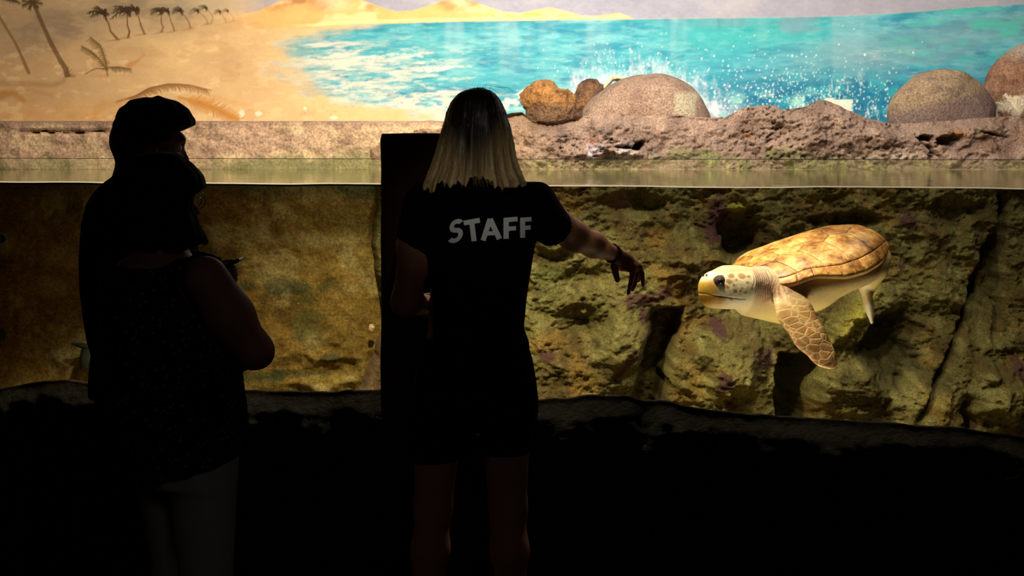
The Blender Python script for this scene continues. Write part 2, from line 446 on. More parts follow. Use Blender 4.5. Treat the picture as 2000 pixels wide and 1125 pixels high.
    def frond(pts, leaf, c, al, wst=1.2, side=(1, -1), dens=14, droop=.5):
        pts = np.array(pts, float)
        t = np.linspace(0, 1, 24); s = np.linspace(0, 1, len(pts))
        cur = np.stack([np.interp(t, s, pts[:, 0]), np.interp(t, s, pts[:, 1])], 1)
        stroke(cur, wst, wst*.5, c, al)
        for j in range(dens):
            tt = .12+.85*j/dens; p = np.array([np.interp(tt, t, cur[:, 0]), np.interp(tt, t, cur[:, 1])])
            q = np.array([np.interp(min(tt+.06, 1), t, cur[:, 0]), np.interp(min(tt+.06, 1), t, cur[:, 1])])
            d = (q-p)/(np.linalg.norm(q-p)+1e-6)
            for sd in side:
                nn = np.array([-d[1], d[0]])*sd; L_ = leaf*(1-.5*abs(tt-.4))*rs.uniform(.7, 1.1)
                e = p+(d*.75+nn*.7+np.array([0, droop]))*L_*.7
                stroke([p, (p+e)/2+d*L_*.1, e], 1.5, .7, c, al, .7)
    # white paint chips
    for (x0, y0, rx, ry) in ((1643, 206, 22, 11), (1618, 196, 9, 5)):
        q = np.maximum(np.abs(U-x0+3*n3)/rx, np.abs(V-y0+2*n2)/ry); mixin((222, 232, 214), smooth(1.1, .9, q)*.95)
    for (x0, y0, rx, ry) in ((472, 222, 7, 9), (506, 222, 9, 5), (652, 230, 8, 4), (596, 212, 4, 4)):
        q = np.hypot((U-x0)/rx, (V-y0)/ry)+.4*n3; mixin((250, 236, 214), smooth(1.2, .6, q)*.8)
    # leaning palms, small palm row, fallen palm and fronds
    br = (96, 66, 38)
    stroke([(57, -30), (66, 8), (84, 50), (100, 85), (118, 118), (128, 134), (131, 146)], 3.2, 5.5, br, .8)
    stroke([(-12, 10), (2, 38), (30, 84), (42, 110), (56, 142)], 2, 3.4, (120, 84, 50), .75)
    for k_, e in enumerate([(143, 143), (148, 150), (140, 136), (134, 130), (150, 146)]): stroke([(128, 149), e], 1.6, .5, br, .7)
    stroke([(131, 146), (122, 160), (104, 166), (60, 164), (0, 162)], 3, 6, (158, 116, 66), .45, 4)
    stroke([(0, 186), (24, 180), (46, 196)], 9, 4, (176, 122, 54), .7, 5); stroke([(24, 180), (60, 176), (100, 186)], 3, 2, (182, 130, 74), .5, 4)
    for a_ in range(7): frond([(62, 4), (62+22*math.cos(a_*.9), 4+12*math.sin(a_*.9)+2)], 8, (82, 62, 34), .7, dens=6)
    for a_ in range(5): frond([(0, -6), (28+a_*4, -4+a_*3)], 7, (82, 62, 34), .6, dens=6)
    palms = [((230, 77), (212, 46), (200, 26), 24, .9), ((250, 73), (249, 50), (245, 22), 24, .9), ((282, 66), (272, 38), (263, 20), 20, .85),
             ((315, 62), (315, 45), (312, 22), 15, .8), ((340, 60), (334, 42), (326, 22), 15, .75), ((372, 55), (366, 38), (352, 22), 15, .65),
             ((405, 46), (400, 33), (386, 22), 12, .42), ((413, 44), (412, 26), (402, 16), 12, .4), ((440, 44), (437, 34), (430, 24), 9, .35), ((455, 40), (452, 30), (445, 22), 8, .25)]
    for (bx_, by_), (mx_, my_), (tx, ty), s_, al in palms:
        stroke([(bx_, by_), (mx_+4, (my_+by_)/2), (mx_, my_), (tx+3, ty+2)], 1.5*s_/20+.4, 1.0, (104, 70, 38), al)
        stroke([(bx_+4, by_), (bx_-s_, by_+4)], 1.5, .6, (150, 108, 62), al*.8, 1.5)
        for k_ in range(11):
            an = math.radians(200-k_*24+rs.uniform(-9, 9)); L_ = s_*rs.uniform(.75, 1.1)*(1.15 if math.cos(an) < 0 else .8)
            ex, ey = tx-4+math.cos(an)*L_, ty-math.sin(an)*L_*.75
            stroke([(tx, ty), ((tx+ex)/2, (ty+ey)/2-2), (ex-1, ey+L_*.22)], 1.5*s_/20+.7, .5, (58, 42, 20), al)
            for q_ in (.35, .6, .8):
                mx_0, my_0 = tx+(ex-tx)*q_, ty+(ey-ty)*q_+L_*.1*q_; stroke([(mx_0, my_0), (mx_0-1.5, my_0+s_*.22)], 1.0*s_/20+.4, .4, (64, 48, 24), al*.9)
    frond([(210, 148), (206, 120), (196, 90), (174, 72)], 17, (116, 88, 44), .75, 1.6, side=(1, -1), dens=20)
    frond([(208, 136), (190, 112), (176, 100), (158, 90)], 13, (116, 88, 44), .75, 1.5, side=(-1, 1), dens=16)
    frond([(210, 132), (232, 131), (258, 135)], 13, (100, 76, 38), .75, 1.4, side=(1,), dens=12)
    frond([(206, 134), (186, 134), (164, 146)], 5, (116, 88, 44), .6, 1.2, side=(1,), dens=8)
    stroke([(180, 147), (208, 150)], 3, 3, (196, 138, 86), .5, 3); stroke([(252, 128), (264, 122), (282, 108)], 6, 1, (190, 128, 64), .6, 3)
    stroke([(262, 126), (310, 132)], 4, 2, (206, 150, 96), .4, 4)
    frond([(228, 199), (264, 188), (292, 172), (330, 164), (370, 166), (412, 177)], 26, (142, 98, 50), .85, 2.0, side=(1,), dens=40, droop=.1)
    stroke([(180, 232), (190, 214), (216, 202), (250, 198)], 8, 4, (206, 150, 84), .55, 6)
    frond([(350, 190), (380, 198), (410, 208), (440, 222), (468, 236)], 34, (196, 134, 60), .85, 2.4, side=(1, -1), dens=26, droop=0)
    stroke([(350, 196), (420, 190), (480, 206)], 6, 3, (214, 156, 84), .4, 6)
    for _ in range(60):
        x0, y0 = rs.uniform(590, 860), rs.uniform(150, 225)
        i = np.where((np.abs(U-x0) < 5) & (np.abs(V-y0) < 5))[0]
        if len(i):
            al = smooth(1.6, .4, np.hypot(U[i]-x0, V[i]-y0))[:, None]*.5; C[i] = C[i]*(1-al)+lin((90, 100, 120))*al
    return np.clip(C*(1+0.05*n3+.03*vnoise(U/2.2, V/2.2, 0, 131))[:, None], 0.002, .93)

xs = np.concatenate([np.linspace(-5.2, -3.5, 30, endpoint=False), np.linspace(-3.5, 3.5, 1360), np.linspace(3.5, 5.2, 31)[1:]])
zs = np.concatenate([np.linspace(WZ-.3, 1.6, 6, endpoint=False), np.linspace(1.6, 2.58, 190), np.linspace(2.58, 3.8, 30)[1:]])
X, Z = np.meshgrid(xs, zs); Uc, Vc = UV(X.ravel(), YM, Z.ravel())
V3 = np.stack([X.ravel(), np.full(X.size, YM)+0.004*fbm(X.ravel()*3, Z.ravel()*3, 0, 2, 3), Z.ravel()], 1)
me = mesh_np('wall_back', V3, grid_faces(len(zs), len(xs)), mural_color(Uc, Vc))
M_mural = mat('mural_paint', attr='Col', rough=.75, spec=.25, n_scale=9, n_amt=.05, bump=.12, b_scale=60, b_dist=.004)
link('wall_back', me, M_mural, kind='structure')
# ---- rocks ---------------------------------------------------------
M_rock = mat('rock', attr='Col', rough=.85, spec=.25, n_scale=85, n_amt=.55, bump=1.0, b_scale=85, b_dist=.014, b_detail=9, fleck=((.5, .46, .3), 42, .05))
M_wall = mat('algae_wall', attr='Col', rough=.9, spec=.2, n_scale=64, n_amt=.5, bump=.7, b_scale=48, b_dist=.014, b_detail=10, fleck=((.5, .46, .3), 30, .07))

# left pool wall: flat, with a kerb that stands above the water
xs = np.linspace(-4.4, P(800, 300, YB)[0]+.25, 330); zs = np.linspace(-.6, 1.0, 190)
ZT = float(P(300, 236, YB)[2])
zs = np.concatenate([np.linspace(-.6, ZT-.012, 190)])
X, Z = np.meshgrid(xs, zs)
U, V = UV(X, YB, Z)
under = smooth(WZ+.004, WZ-.004, Z)
D = .035*fbm(X*2.2, Z*2.2, 0, 4, 201)*under+.012*fbm(X*12, Z*12, 0, 4, 205)
D += .05*fbm(X*6, Z*7, 3.1, 4, 207, ridge=True)*smooth(640, 730, V+.3*(U-560))*smooth(450, 600, U)
# cracked lip above the waterline on the far left
crk = np.exp(-((V-(257+3*vnoise(U/14, 0, 0, 211)))/1.8)**2)*smooth(225, 190, U)*smooth(20, 60, U)
D -= .05*crk; D += .012*smooth(256, 250, V)*(1-under)*smooth(330, 200, U)
D += .02*fbm(X*7, Z*9, 0, 4, 215)*(1-under)
Y = YB-D
# colours
n1 = fbm(X*3, Z*3, 0, 5, 221); n2 = fbm(X*9, Z*9, 0, 5, 225); n3 = fbm(X*30, Z*30, 0, 3, 229)
C = np.ones(X.shape+(3,))*lin((126, 94, 40))
def mx(C, c, a): a = np.clip(a, 0, 1)[..., None]; return C*(1-a)+lin(c)*a
C = mx(C, (88, 58, 16), smooth(-.05, .5, n1)*.8); C = mx(C, (150, 126, 70), smooth(.15, .6, n2)*.45); C = mx(C, (168, 140, 74), smooth(.2, .7, n3)*.35); C = mx(C, (60, 44, 18), smooth(.2, .7, -n3)*.45)
C = mx(C, (62, 46, 14), smooth(.1, .45, fbm(X*4, Z*5, 0, 4, 231))*.7)
C = mx(C, (140, 118, 56), smooth(450, 720, U)*.45+smooth(690, 760, V)*.35)
C = mx(C, (170, 152, 98), smooth(.12, .5, fbm(X*5, Z*6, 0, 5, 235, gain=.65))*.6)
C = mx(C, (70, 76, 40), smooth(.2, .45, fbm(X*3.2, Z*8, 0, 5, 239))*smooth(300, 600, U)*.6)
C = mx(C, (78, 84, 50), smooth(40, 0, V-362)*.55)
for (x0, y0, rx, ry) in ((120, 500, 50, 24), (100, 560, 40, 22), (540, 540, 46, 24), (430, 455, 26, 26), (610, 670, 30, 18), (160, 690, 40, 40), (8, 470, 26, 26), (600, 470, 70, 14)):
    q = np.hypot((U-x0)/rx, (V-y0)/ry)+.5*n2; C = mx(C, (168, 150, 100), smooth(1.3, .4, q+.4*n3)*.5)
for (x0, y0, rx, ry) in ((560, 560, 90, 16), (500, 735, 60, 14), (640, 700, 24, 10), (600, 730, 80, 9)):
    q = np.hypot((U-x0)/rx, (V-y0)/ry)+.8*n2; C = mx(C, (52, 62, 36), smooth(1.3, .5, q)*.7)
dry = np.ones(X.shape+(3,))*lin((176, 146, 124))
dry = mx(dry, (206, 178, 142), smooth(.0, .4, n2)*.7+smooth(500, 720, U)*.5); dry = mx(dry, (128, 100, 88), smooth(.1, .5, fbm(X*5, Z*12, 0, 5, 241))*.6)
dry = mx(dry, (104, 108, 66), smooth(.0, .4, fbm(X*6, Z*10, 0, 5, 245)+smooth(285, 325, V)*.3)*smooth(275, 315, V)*(.4+.35*smooth(250, 450, U)))
dry = mx(dry, (120, 96, 92), smooth(248, 240, V)*.6); dry = mx(dry, (30, 24, 20), crk)
C = C*under[..., None]+dry*(1-under)[..., None]
V3 = np.stack([X.ravel(), Y.ravel(), Z.ravel()], 1)
# rounded lip and flat kerb top back to the painted wall
nc = len(xs); top = []
for yy, zz in ((.012, .006), (.03, .011), (.3, .012), (YM-YB+.02, .012)):
    top.append(np.stack([xs, YB+yy+0*xs-D[-1]*(1 if yy < .1 else 0), np.full(nc, zs[-1]+zz)], 1))
V3 = np.concatenate([V3]+top); Cc = np.concatenate([C.reshape(-1, 3)]+[C[-1]]*4)
me = mesh_np('wall_left', V3, grid_faces(len(zs)+4, nc), Cc)
link('pool_wall', me, M_wall, kind='structure')

# right rock wall (artificial rock) : depth field over x and z
ZSH = float(P(1000, 268, YB)[2])
ridge = np.array([(690, 262), (765, 262), (790, 244), (830, 237), (950, 238), (975, 228), (1000, 221), (1020, 220), (1040, 236), (1070, 240), (1110, 233), (1140, 226), (1200, 224),
                  (1300, 226), (1385, 230), (1420, 228), (1450, 211), (1480, 206), (1515, 207), (1530, 214), (1575, 209), (1597, 197), (1612, 196), (1640, 208), (1690, 232),
                  (1730, 241), (1760, 243), (1850, 236), (1950, 228), (2000, 226), (2400, 220)], float)
xs = np.linspace(P(660, 400, 8)[0], 4.3, 620)
nv = 330
Ur = 1000+F*xs/(YB+.05); rz = np.array([P(1000, r, YB)[2] for r in np.interp(Ur, ridge[:, 0], ridge[:, 1])])
rz += .006*fbm(xs*14, 0*xs, 0, 3, 301)
vv = np.linspace(0, 1, nv)
X = np.broadcast_to(xs, (nv, len(xs))); Z = -.6+(rz[None]+.6)*vv[:, None]
under = smooth(WZ, WZ-.05, Z)
Y0 = np.where(Z > WZ, YB, YB-.15-.62*smooth(WZ+.02, -.3, Z))
U, V = UV(X, Y0, Z)
wx = X+.06*fbm(X*5, Z*5, 0, 3, 311); wz = Z+.06*fbm(X*5, Z*5, 7, 3, 315)
D = .17*fbm(wx*1.6, wz*1.6, 0, 3, 321)*under+.055*fbm(wx*3.5, wz*4.2, 0, 3, 325, ridge=True)*(.4+.6*under)
D += .035*fbm(wx*9, wz*12, 0, 4, 329)+.012*fbm(X*30, Z*36, 0, 4, 331)+.018*fbm(wx*24, wz*40, 0, 4, 333, ridge=True)+.010*fbm(X*60, Z*90, 0, 3, 337)
def bump_(x0, y0, rx, ry, amp, tl=0.0, wob=.35, sh=.2):
    u = (U-x0)-tl*(V-y0); q = np.hypot(u/rx, (V-y0)/ry)+wob*fbm(U/40, V/40, 0, 3, int(x0))
    return amp*smooth(1.15, sh, q)
for b in ((1455, 468, 56, 58, -.26), (1240, 400, 90, 30, -.12, .0), (1130, 640, 70, 60, -.22), (1150, 540, 60, 26, -.09, -1.), (1745, 690, 80, 95, -.30), (1660, 430, 80, 20, -.14),
          (1930, 560, 30, 110, -.22, -.2), (1290, 520, 60, 18, -.05, .3), (1850, 420, 60, 40, -.12), (1080, 470, 60, 30, .12), (1330, 520, 60, 70, .12),
          (1420, 690, 80, 90, .22), (1660, 760, 110, 60, .12), (1960, 770, 70, 70, .26), (1560, 640, 70, 40, .10), (1640, 620, 30, 80, .14, -.6), (1230, 680, 60, 70, .12), (1850, 560, 60, 60, .12)):
    D = D+bump_(*b)*under
# slit between two blocks and the hollow beside it
def slit(pts, wl, dep):
    pts = np.array(pts, float); xe = np.interp(V, pts[:, 1], pts[:, 0])+4*vnoise(V/16, 0, 0, 5)
    vr = smooth(pts[0, 1]-12, pts[0, 1]+22, V)
    e = xe-U
    return -dep*vr*smooth(-3, 3, e)*smooth(wl*1.2, wl*.45, e)
D += slit([(1338, 606), (1330, 640), (1320, 690), (1306, 740), (1298, 790), (1290, 860)], 64, .55)*under
xe = np.interp(V, [680, 720, 770, 830], [1520, 1514, 1512, 1520]); e = U-xe
D += -.6*smooth(684, 712, V+.1*np.abs(U-1545))*smooth(-4, 3, e)*smooth(95, 38, e)*under
xe = np.interp(V, [360, 700, 860], [1752, 1745, 1500]); 
cr = np.abs((U-1880)-(650-V)*.55)                           # diagonal crease on the right
D -= .16*np.exp(-(cr/9)**2)*smooth(850, 780, V)*smooth(520, 600, V)*under
cr = np.abs(U-1958-(V-500)*-.05+6*vnoise(V/25, 0, 0, 77)); D -= .14*np.exp(-(cr/8)**2)*smooth(360, 400, V)*smooth(700, 600, V)*under
cr = np.abs(U-1885+5*vnoise(V/20, 0, 0, 78)); D -= .16*np.exp(-(cr/12)**2)*smooth(760, 790, V)*under
# dry rock cavities
def hole(x0, y0, rx, ry, tl, amp):
    q = np.hypot((U-x0)/rx, (V-y0-tl*(U-x0))/ry)+.45*fbm(U/9, V/9, 0, 3, int(x0)); return -amp*smooth(1.25, .45, q)
D += (hole(1250, 284, 13, 8, -.5, .20)+hole(1222, 288, 24, 4.0, .05, .10)+hole(1812, 270, 14, 7, .1, .16)+hole(1855, 275, 28, 11, -.1, .13)+hole(1818, 294, 4, 22, .0, .1)
      + hole(1815, 290, 26, 3.2, .9, .2)+hole(1940, 262, 40, 2.2, .2, .04))*(1-under)
pit = fbm(X*48, Z*60, 0, 3, 351)
pm = np.clip(np.exp(-((U-1150)/80)**2)*smooth(236, 262, V)+.5*np.exp(-((U-1480)/60)**2)+.35*smooth(1440, 1500, U)*smooth(1800, 1750, U)+.25, 0, 1)
D -= .032*smooth(.12, .42, pit)*pm*(1-under)
D += .09*fbm(wx*3.2, wz*5, 0, 3, 355)*(1-under)
D -= .5*(.012*fbm(X*30, Z*36, 0, 4, 331)+.018*fbm(wx*24, wz*40, 0, 4, 333, ridge=True))*(1-under)*smooth(1000, 1060, U)*(1-pm)
# bright lumpy shelf near the waterline
D += .06*np.exp(-((V-298)/14)**2)*np.exp(-((U-1180)/80)**2)*(1+fbm(X*26, Z*40, 0, 3, 361))*(1-under)
# rounding at the ridge, left edge falls back to the flat wall
rnd = (1-smooth(.0, .10, rz[None]-Z))
D -= .10*rnd**2
lx = np.interp(V, [230, 360, 420, 480, 560, 640, 700, 760, 900], [690, 722, 716, 712, 720, 735, 712, 682, 640])+6*fbm(V/30, 0*V, 0, 3, 371)
fall = smooth(26, -14, U-lx)
Y = Y0-D
lft = smooth(860, 700, U)                               # the left flank tapers towards the flat wall
Y = Y*(1-.75*lft)+(YB-.03)*.75*lft
Y = Y*(1-fall)+(YB+.12)*fall
# colours
n1 = fbm(X*3, Z*3, 0, 5, 401); n2 = fbm(X*10, Z*10, 0, 5, 405); n3 = fbm(X*34, Z*34, 0, 3, 409)
C = np.ones(X.shape+(3,))*lin((114, 104, 58))
C = mx(C, (92, 76, 34), smooth(-.1, .4, n1)*.8); C = mx(C, (146, 138, 82), smooth(.1, .5, n2)*.6); C = mx(C, (60, 50, 26), smooth(.15, .7, -n3)*.6); C = mx(C, (176, 160, 104), smooth(.25, .7, n3)*.35); C = mx(C, (78, 56, 24), smooth(.1, .45, fbm(X*6, Z*8, 0, 4, 411))*.6)
C = mx(C, (150, 112, 48), smooth(.2, .5, fbm(X*5, Z*5, 0, 4, 415))*.4); C = mx(C, (84, 92, 48), smooth(.1, .5, fbm(X*4, Z*4, 0, 4, 419))*smooth(1300, 1050, U)*.4)
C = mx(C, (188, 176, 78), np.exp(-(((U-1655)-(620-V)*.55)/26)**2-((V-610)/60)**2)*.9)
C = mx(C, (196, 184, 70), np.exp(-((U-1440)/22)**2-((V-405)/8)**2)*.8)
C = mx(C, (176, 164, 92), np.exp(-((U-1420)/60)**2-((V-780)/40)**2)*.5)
for (x0, y0, rx, ry, tl) in ((1245, 584, 30, 17, 0), (1400, 430, 17, 58, -.1), (1212, 716, 14, 46, -.7), (1484, 694, 18, 20, 0), (1405, 735, 14, 22, -.3), (1428, 785, 14, 26, -.3), (1770, 432, 15, 22, 0),
                             (1760, 525, 12, 20, -.6), (1402, 636, 12, 14, 0), (1300, 570, 16, 14, 0), (1070, 695, 16, 10, 0), (1255, 620, 12, 22, 0), (1635, 430, 8, 8, 0), (1470, 372, 26, 7, 0), (1400, 370, 26, 10, 0), (1990, 730, 12, 40, 0)):
    q = np.hypot(((U-x0)-tl*(V-y0))/rx, (V-y0)/ry)+.9*n2+.4*n3; C = mx(C, (80, 44, 52), smooth(1.15, .6, q)*.8)
C = mx(C, (36, 30, 16), smooth(1.2, .3, np.hypot((U-1740)/110, (V-700)/110)+.8*n2)*.5)
C = mx(C, (150, 120, 92), smooth(770, 735, U)*smooth(600, 660, V)*.8)
dry = np.ones(X.shape+(3,))*lin((148, 124, 111))
dry = mx(dry, (182, 152, 134), smooth(.0, .45, n2)*.6); dry = mx(dry, (112, 88, 78), smooth(.05, .45, fbm(X*7, Z*9, 0, 5, 431))*.6)
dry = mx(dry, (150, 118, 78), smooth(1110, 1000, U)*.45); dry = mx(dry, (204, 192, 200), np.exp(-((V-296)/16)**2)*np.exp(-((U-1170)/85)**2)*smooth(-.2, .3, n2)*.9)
dry = mx(dry, (86, 72, 74), np.exp(-((V-262)/20)**2)*np.exp(-((U-1150)/90)**2)*smooth(-.1, .3, n3+n2)*.7)
dry = mx(dry, (112, 112, 72), smooth(.0, .35, n2+.5*np.exp(-((V-306)/14)**2)-.15)*smooth(268, 300, V)*np.clip(np.exp(-((U-1420)/130)**2)+smooth(1250, 1300, U)*.4*smooth(1700, 1600, U), 0, 1)*.85)
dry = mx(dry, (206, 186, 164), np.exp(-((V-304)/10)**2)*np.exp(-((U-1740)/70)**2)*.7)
dry = mx(dry, (108, 110, 70), smooth(-.25, .3, n2+n1*.6)*smooth(304, 322, V)*(.45+.4*np.exp(-((U-1450)/200)**2)))
dry = mx(dry, (186, 176, 120), smooth(.15, .4, n3+n2*.5)*smooth(306, 318, V)*.5)
dry = mx(dry, (112, 84, 64), smooth(1780, 1850, U)*smooth(.0, .4, n1+n2)*.6); dry = mx(dry, (150, 100, 40), np.exp(-((V-262)/7)**2-((U-1868)/20)**2)*.8)
dry = mx(dry, (168, 110, 50), np.exp(-((V-262)/6)**2-((U-1462)/8)**2)*.7); dry = mx(dry, (150, 80, 50), np.exp(-((V-275)/8)**2-((U-1158)/9)**2)*.6)
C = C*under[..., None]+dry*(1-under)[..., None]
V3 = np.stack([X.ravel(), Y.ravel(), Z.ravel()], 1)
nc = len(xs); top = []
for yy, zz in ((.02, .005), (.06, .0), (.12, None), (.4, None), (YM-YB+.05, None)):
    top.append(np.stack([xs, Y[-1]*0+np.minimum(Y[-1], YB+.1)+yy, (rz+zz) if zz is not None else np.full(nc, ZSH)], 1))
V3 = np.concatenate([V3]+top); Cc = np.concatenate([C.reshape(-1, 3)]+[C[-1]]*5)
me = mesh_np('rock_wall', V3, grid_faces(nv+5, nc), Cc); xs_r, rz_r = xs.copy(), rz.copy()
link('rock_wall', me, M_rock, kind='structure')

# loose boulders on the ridge : outline in the x-z plane, own depth, flat underside that rests on the shelf
SHELF = lambda px: ZSH+.002
def boulder(name, outline, Yc, ry, seed, rough_, label, colf, sub=6, sharp=0.0, base=None, fine=.35):
    s = Yc/F; o = np.array(outline, float); cpx, cpy = o.mean(0); c = P(cpx, cpy, Yc)
    ow = np.array([P(a, b, Yc) for a, b in o])-c; th = np.arctan2(ow[:, 2], ow[:, 0]); rr = np.hypot(ow[:, 0], ow[:, 2]); k = np.argsort(th); th, rr = th[k], rr[k]
    tg = np.linspace(-math.pi, math.pi, 181); rg = np.interp(tg, np.concatenate([th-2*math.pi, th, th+2*math.pi]), np.tile(rr, 3))
    kk = np.hanning(11); kk /= kk.sum(); rg = np.convolve(np.concatenate([rg[-6:-1], rg, rg[1:6]]), kk, 'valid')
    bm = bmesh.new(); bmesh.ops.create_icosphere(bm, subdivisions=sub, radius=1)
    V = np.array([v.co[:] for v in bm.verts]); T = np.array([[v.index for v in f.verts] for f in bm.faces]); bm.free()
    d = rough_*fbm(V[:, 0]*1.3+seed, V[:, 1]*1.3, V[:, 2]*1.3, 3, seed)+rough_*fine*fbm(V[:, 0]*4, V[:, 1]*4+seed, V[:, 2]*4, 5, seed+7, ridge=True)
    W = V.copy()
    if sharp:
        rs = np.random.RandomState(seed)
        for _ in range(26):
            nn = rs.normal(size=3); nn /= np.linalg.norm(nn); h = rs.uniform(.80, .95); t = W@nn; k = t > h
            W[k] -= np.outer((t[k]-h)*sharp, nn)
    W = W*(1+d)[:, None]
    R = np.interp(np.arctan2(V[:, 2], V[:, 0]), tg, rg)
    Q = np.stack([W[:, 0]*R, W[:, 1]*ry*s, W[:, 2]*R], 1)
    if base is not None:
        zb = base-c[2]; low = Q[:, 2] < zb; Q[low, 2] = zb+.004*(Q[low, 2]-zb)
    uu, vv_ = UV(c[0]+Q[:, 0], c[1]+Q[:, 1], c[2]+Q[:, 2])
    ob = link(name, mesh_np(name, Q, T, colf(Q, uu, vv_, d)), M_rock, None, label=label, category='rock'); ob.location = c
    return ob
def rockcol(base, hi, lo, seed, extra=None):
    def f(Q, u, v, d):
        n1 = fbm(Q[:, 0]*9, Q[:, 1]*9, Q[:, 2]*9, 4, seed); n2 = fbm(Q[:, 0]*26, Q[:, 1]*26, Q[:, 2]*26, 3, seed+5)
        C = np.ones((len(Q), 3))*lin(base); C = mx(C, hi, smooth(0, .5, n1)*.8); C = mx(C, lo, smooth(.05, .5, n2-n1*.4)*.7)
        if extra: C = extra(C, Q, u, v, n1, n2)
        return C
    return f
YR = YB+.47
boulder('boulder', [(1130, 236), (1142, 208), (1172, 180), (1200, 162), (1225, 152), (1262, 147), (1308, 149), (1335, 160), (1362, 184), (1378, 210), (1388, 240), (1386, 275), (1260, 300), (1128, 275)], YR, 100, 11, .035,
        'large pinkish grey boulder with a pale plaster patch on its right side',
        rockcol((158, 130, 114), (176, 148, 130), (130, 104, 92), 501,
                lambda C, Q, u, v, n1, n2: mx(C, (200, 188, 160), smooth(1.2, .7, np.maximum(np.abs(u-1338+.15*(v-200))/23, np.abs(v-203)/22)+.35*n1)*.85)), base=SHELF(1260), fine=.3)
boulder('boulder', [(1734, 244), (1735, 205), (1748, 180), (1775, 158), (1812, 140), (1840, 130), (1858, 133), (1895, 152), (1928, 175), (1946, 200), (1952, 235), (1945, 280), (1840, 300), (1740, 280)], YB+.36, 66, 23, .035,
        'broad dusty grey boulder with a purplish darker front near the right end',
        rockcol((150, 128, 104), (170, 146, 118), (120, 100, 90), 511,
                lambda C, Q, u, v, n1, n2: mx(C, (118, 98, 98), smooth(-6, 16, v-196+.25*(u-1840)+14*n1)*.75)), sharp=.45, base=SHELF(1840), fine=.3)  # front tinted purplish and darker towards its lower part
boulder('boulder', [(1922, 250), (1924, 165), (1938, 132), (1962, 106), (1990, 88), (2025, 80), (2060, 92), (2085, 130), (2092, 290), (2000, 300), (1920, 285)], YB+.68, 48, 37, .03,
        'tall rust brown boulder with peeling cream paint at the right edge',
        rockcol((150, 112, 88), (176, 140, 108), (112, 76, 60), 521,
                lambda C, Q, u, v, n1, n2: mx(mx(C, (190, 178, 164), smooth(130, 95, v+.2*(2000-u))*.7), (232, 216, 188), smooth(.0, .12, n2+n1*.8+.50-np.hypot((u-1992)/32, (v-212)/22)*.55))), base=SHELF(2000), fine=.2)
boulder('rock', [(1017, 196), (1022, 178), (1036, 164), (1062, 158), (1082, 163), (1094, 174), (1112, 174), (1122, 186), (1125, 204), (1120, 222), (1108, 250), (1096, 272), (1050, 272), (1036, 250), (1024, 214)], YB+.29, 40, 41, .13,
        'craggy orange brown rock resting at the left end of the ridge',
        rockcol((150, 106, 62), (188, 136, 76), (84, 58, 42), 531, lambda C, Q, u, v, n1, n2: mx(C, (104, 82, 68), smooth(-4, 16, v-200+16*n1)*.8)), sharp=.75, fine=.8, base=ZSH+.002)  # lower part coloured dark to stand for the shaded gap underneath
boulder('rock', [(1119, 200), (1124, 178), (1136, 162), (1156, 156), (1168, 160), (1177, 172), (1172, 190), (1164, 230), (1160, 275), (1128, 275), (1120, 230)], YB+.73, 26, 53, .11,
        'dark brown rock wedged between the orange rock and the pink boulder',
        rockcol((110, 80, 64), (146, 106, 70), (64, 46, 38), 541), sharp=.8, fine=.8, base=ZSH+.002)
boulder('stone', [(720, 640), (724, 633), (730, 634), (731, 643), (727, 649), (721, 647)], YB-.12, 5, 61, .05, 'small pale orange stone on the brown underwater slope beside the post',
        rockcol((224, 180, 130), (236, 200, 156), (190, 136, 92), 561), sub=3)
# curl of cream plaster behind the boulders
YS = YM-.03; pts = [P(1172, 178, YS), P(1176, 173, YS), P(1180, 169, YS), P(1187, 160, YS), P(1196, 152, YS), P(1206, 150, YS), P(1222, 154, YS), P(1236, 160, YS)]
Vt, Qt = tube_np(pts, [.006, .010, .012, .014, .015, .014, .012, .006], 10)
Vt[:, 1] += .03*vnoise(Vt[:, 0]*30, Vt[:, 2]*30, 0, 3)
M_plaster = mat('plaster', base=lin((206, 200, 170)), rough=.8, n_scale=40, n_amt=.2, bump=.3)
link('plaster_strip', mesh_np('plaster_strip', Vt, Qt), M_plaster, label='curled strip of cream plaster behind the pink boulder', category='plaster')

# ---- pool floor, glass, water ----------------------------------------
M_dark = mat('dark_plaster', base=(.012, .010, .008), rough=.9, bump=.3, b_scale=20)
M_sand = mat('pool_floor', base=lin((120, 104, 62)), rough=.9, n_scale=12, n_amt=.3, bump=.4)
box('pool_floor', (-4.4, 4.2, -.7), (4.6, YM+.1, -.58), M_sand, kind='structure')
def pane_mat():
    m = bpy.data.materials.new('clear_pane'); m.use_nodes = True; nt = m.node_tree; N, L = nt.nodes, nt.links
    N.remove(N['Principled BSDF']); out = N['Material Output']
    tr = N.new('ShaderNodeBsdfTransparent'); tr.inputs[0].default_value = (.97, .975, .95, 1)
    gl = N.new('ShaderNodeBsdfGlossy'); gl.inputs['Roughness'].default_value = .02
    fr = N.new('ShaderNodeLayerWeight'); fr.inputs[0].default_value = .5
    pw = N.new('ShaderNodeMath'); pw.operation = 'POWER'; pw.inputs[1].default_value = 5; L.new(fr.outputs['Facing'], pw.inputs[0])
    ml = N.new('ShaderNodeMath'); ml.operation = 'MULTIPLY_ADD'; ml.inputs[1].default_value = .9; ml.inputs[2].default_value = .03
    mx_ = N.new('ShaderNodeMixShader'); L.new(pw.outputs[0], ml.inputs[0]); L.new(ml.outputs[0], mx_.inputs[0]); L.new(tr.outputs[0], mx_.inputs[1]); L.new(gl.outputs[0], mx_.inputs[2]); L.new(mx_.outputs[0], out.inputs[0])
    return m
